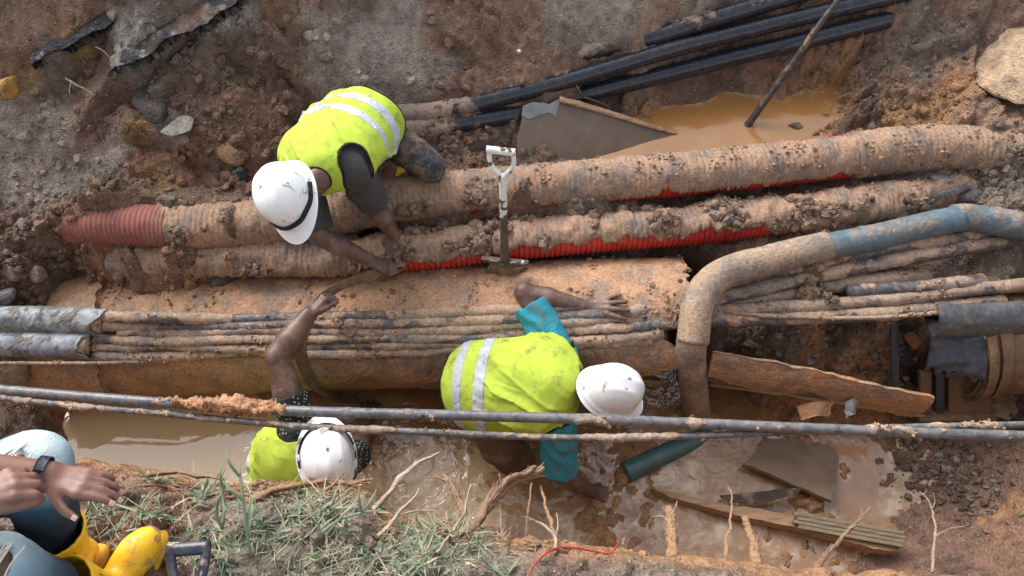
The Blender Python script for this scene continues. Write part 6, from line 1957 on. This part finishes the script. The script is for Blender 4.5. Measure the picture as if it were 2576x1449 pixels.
# ------------------------------------------------------------------ grass on the near bank
def grass_mat(name, a, b_, rough=.7):
    m, nt, b = new_mat(name)
    c = attr(nt, 'tone')
    nt.links.new(ramp(nt, c, [(0, a), (.6, b_), (1, (.36, .31, .20))]), b.inputs['Base Color'])
    b.inputs['Roughness'].default_value = rough
    b.inputs['Specular IOR Level'].default_value = .3
    return m
M_GRASS = grass_mat('dusty_grass', (.055, .095, .045), (.19, .225, .15))
def blades(name, spots, n, lmin, lmax, wmin, wmax, seed, label, tone=(0, .75), lift=.35, mat=None):
    rg = np.random.default_rng(seed)
    c = np.array([P(u, v, 0)[:2] for u, v, _, _ in spots]); sp_ = np.array([q[2] for q in spots]); w = np.array([q[3] for q in spots], float)
    # tufts
    nt_ = n // 9
    k = rg.choice(len(c), nt_, p=w / w.sum())
    tc = c[k] + rg.normal(size=(nt_, 2)) * sp_[k][:, None]
    ti = rg.integers(0, nt_, n)
    xy = tc[ti] + rg.normal(size=(n, 2)) * .008
    z, _ = ground_lookup(xy[:, 0], xy[:, 1])
    ok = z > -.22
    xy, z, ti = xy[ok], z[ok], ti[ok]
    n = len(xy)
    ang = rg.random(n) * 2 * np.pi
    L = lmin + (lmax - lmin) * rg.random(n) ** 1.4
    W = wmin + (wmax - wmin) * rg.random(n)
    el = rg.random(n) ** 1.3 * 1.1 * lift * 2
    K = 6
    t = np.linspace(0, 1, K)
    d = np.stack([np.cos(ang), np.sin(ang)], 1)
    bend = rg.random(n) * 1.2
    Vs = []
    pos = np.stack([xy[:, 0], xy[:, 1], z - .004], 1)
    e = el.copy()
    cen = [pos.copy()]
    for a in range(1, K):
        e = e - bend / K * 1.0
        step = np.stack([d[:, 0] * np.cos(e), d[:, 1] * np.cos(e), np.sin(e)], 1) * (L / (K - 1))[:, None]
        pos = pos + step
        cen.append(pos.copy())
    cen = np.stack(cen, 1)
    gz, _ = ground_lookup(cen[..., 0].ravel(), cen[..., 1].ravel())
    cen[..., 2] = np.maximum(cen[..., 2], gz.reshape(cen.shape[:2]) + .003 + .004 * rg.random((n, 1)))
    roll = (rg.random(n) - .5) * 1.2
    side_ = np.stack([-d[:, 1] * np.cos(roll), d[:, 0] * np.cos(roll), np.sin(roll)], 1)
    prof = np.array([.45, .9, 1.0, .85, .55, .06])
    l = cen + side_[:, None] * (prof[None] * W[:, None] / 2)[..., None]
    r = cen - side_[:, None] * (prof[None] * W[:, None] / 2)[..., None]
    m_ = cen - np.array([0, 0, 1]) * (prof[None] * W[:, None] * .16)[..., None]
    V = np.stack([l, m_, r], 2).reshape(-1, 3)
    b0 = (np.arange(n) * K * 3)[:, None]
    a_ = (np.arange(K - 1) * 3)[None]
    q = b0 + a_
    F = np.concatenate([np.stack([q, q + 1, q + 4, q + 3], -1).reshape(-1, 4), np.stack([q + 1, q + 2, q + 5, q + 4], -1).reshape(-1, 4)])
    tn = tone[0] + (tone[1] - tone[0]) * rg.random(n)
    dry = rg.random(n) < .12
    tn = np.where(dry, .85 + .15 * rg.random(n), tn)
    return tag(mk(name, V, F, mat or M_GRASS, None, attrs={'tone': np.repeat(tn, K * 3)}), label, 'grass', kind='stuff')
_gs = [(420, 1290, .07, 3), (300, 1285, .05, 2), (520, 1330, .08, 2), (650, 1300, .09, 3), (760, 1320, .1, 3), (880, 1340, .09, 3), (1000, 1360, .09, 3), (1100, 1340, .08, 2.5), (1180, 1370, .06, 2), (680, 1400, .1, 2.5), (1010, 1400, .06, 2), (1090, 1400, .06, 3),
       (560, 1280, .06, 1.5), (620, 1370, .08, 2), (1180, 1410, .04, 1), (250, 1300, .05, 1), (850, 1290, .06, 1.5), (480, 1400, .08, 1)]
blades('grass', _gs, 1150, .02, .07, .003, .0085, 3, 'dusty trampled green grass on the near bank', (.0, .72), lift=.45)
blades('dry_grass', _gs, 1000, .02, .10, .001, .0032, 4, 'thin dry straw lying among the grass on the near bank', (.7, 1.0), .25)
# taller stalks
for i, (pts, lab) in enumerate([([(632, 1400, .02), (622, 1340, .10), (612, 1260, .16), (604, 1200, .18), (602, 1160, .18)], 'tall grass stalk standing left of the white helmet under the bank'),
                                ([(560, 1330, .02), (545, 1290, .08), (560, 1230, .12), (578, 1212, .13)], 'leaning green grass stalk left of the tall one'),
                                ([(800, 1350, .02), (850, 1310, .06), (910, 1290, .08), (960, 1284, .08)], 'long flat grass stalk bent to the right over the bank')]):
    e = empty('grass_stalk', P(*pts[0]), lab, 'grass', 'tall grass stalks')
    rg = np.random.default_rng(i)
    V, F, mu = tube_geo(PL(pts), [.0045] + [.0035] * (len(pts) - 2) + [.001], 6, .01)
    mk('stem', V, F, M_GRASS, e, attrs={'tone': np.full(len(V), .6)})
    for k in range(5):
        a = PL(pts)[min(len(pts) - 2, k % 4)]
        d_ = V3(rg.normal() * .05, abs(rg.normal()) * .05 + .02, .03 + .03 * rg.random())
        q = np.array([a, a + d_ * .5 + V3(0, 0, .015), a + d_ * 1.1 + V3(rg.normal() * .02, .01, -.012)])
        V, F, mu = tube_geo(q, [.004, .0038, .0006], 6, .008, None, True, (.35, 1))
        mk('leaf', V, F, M_GRASS, e, attrs={'tone': np.full(len(V), .3 + .4 * rg.random())})
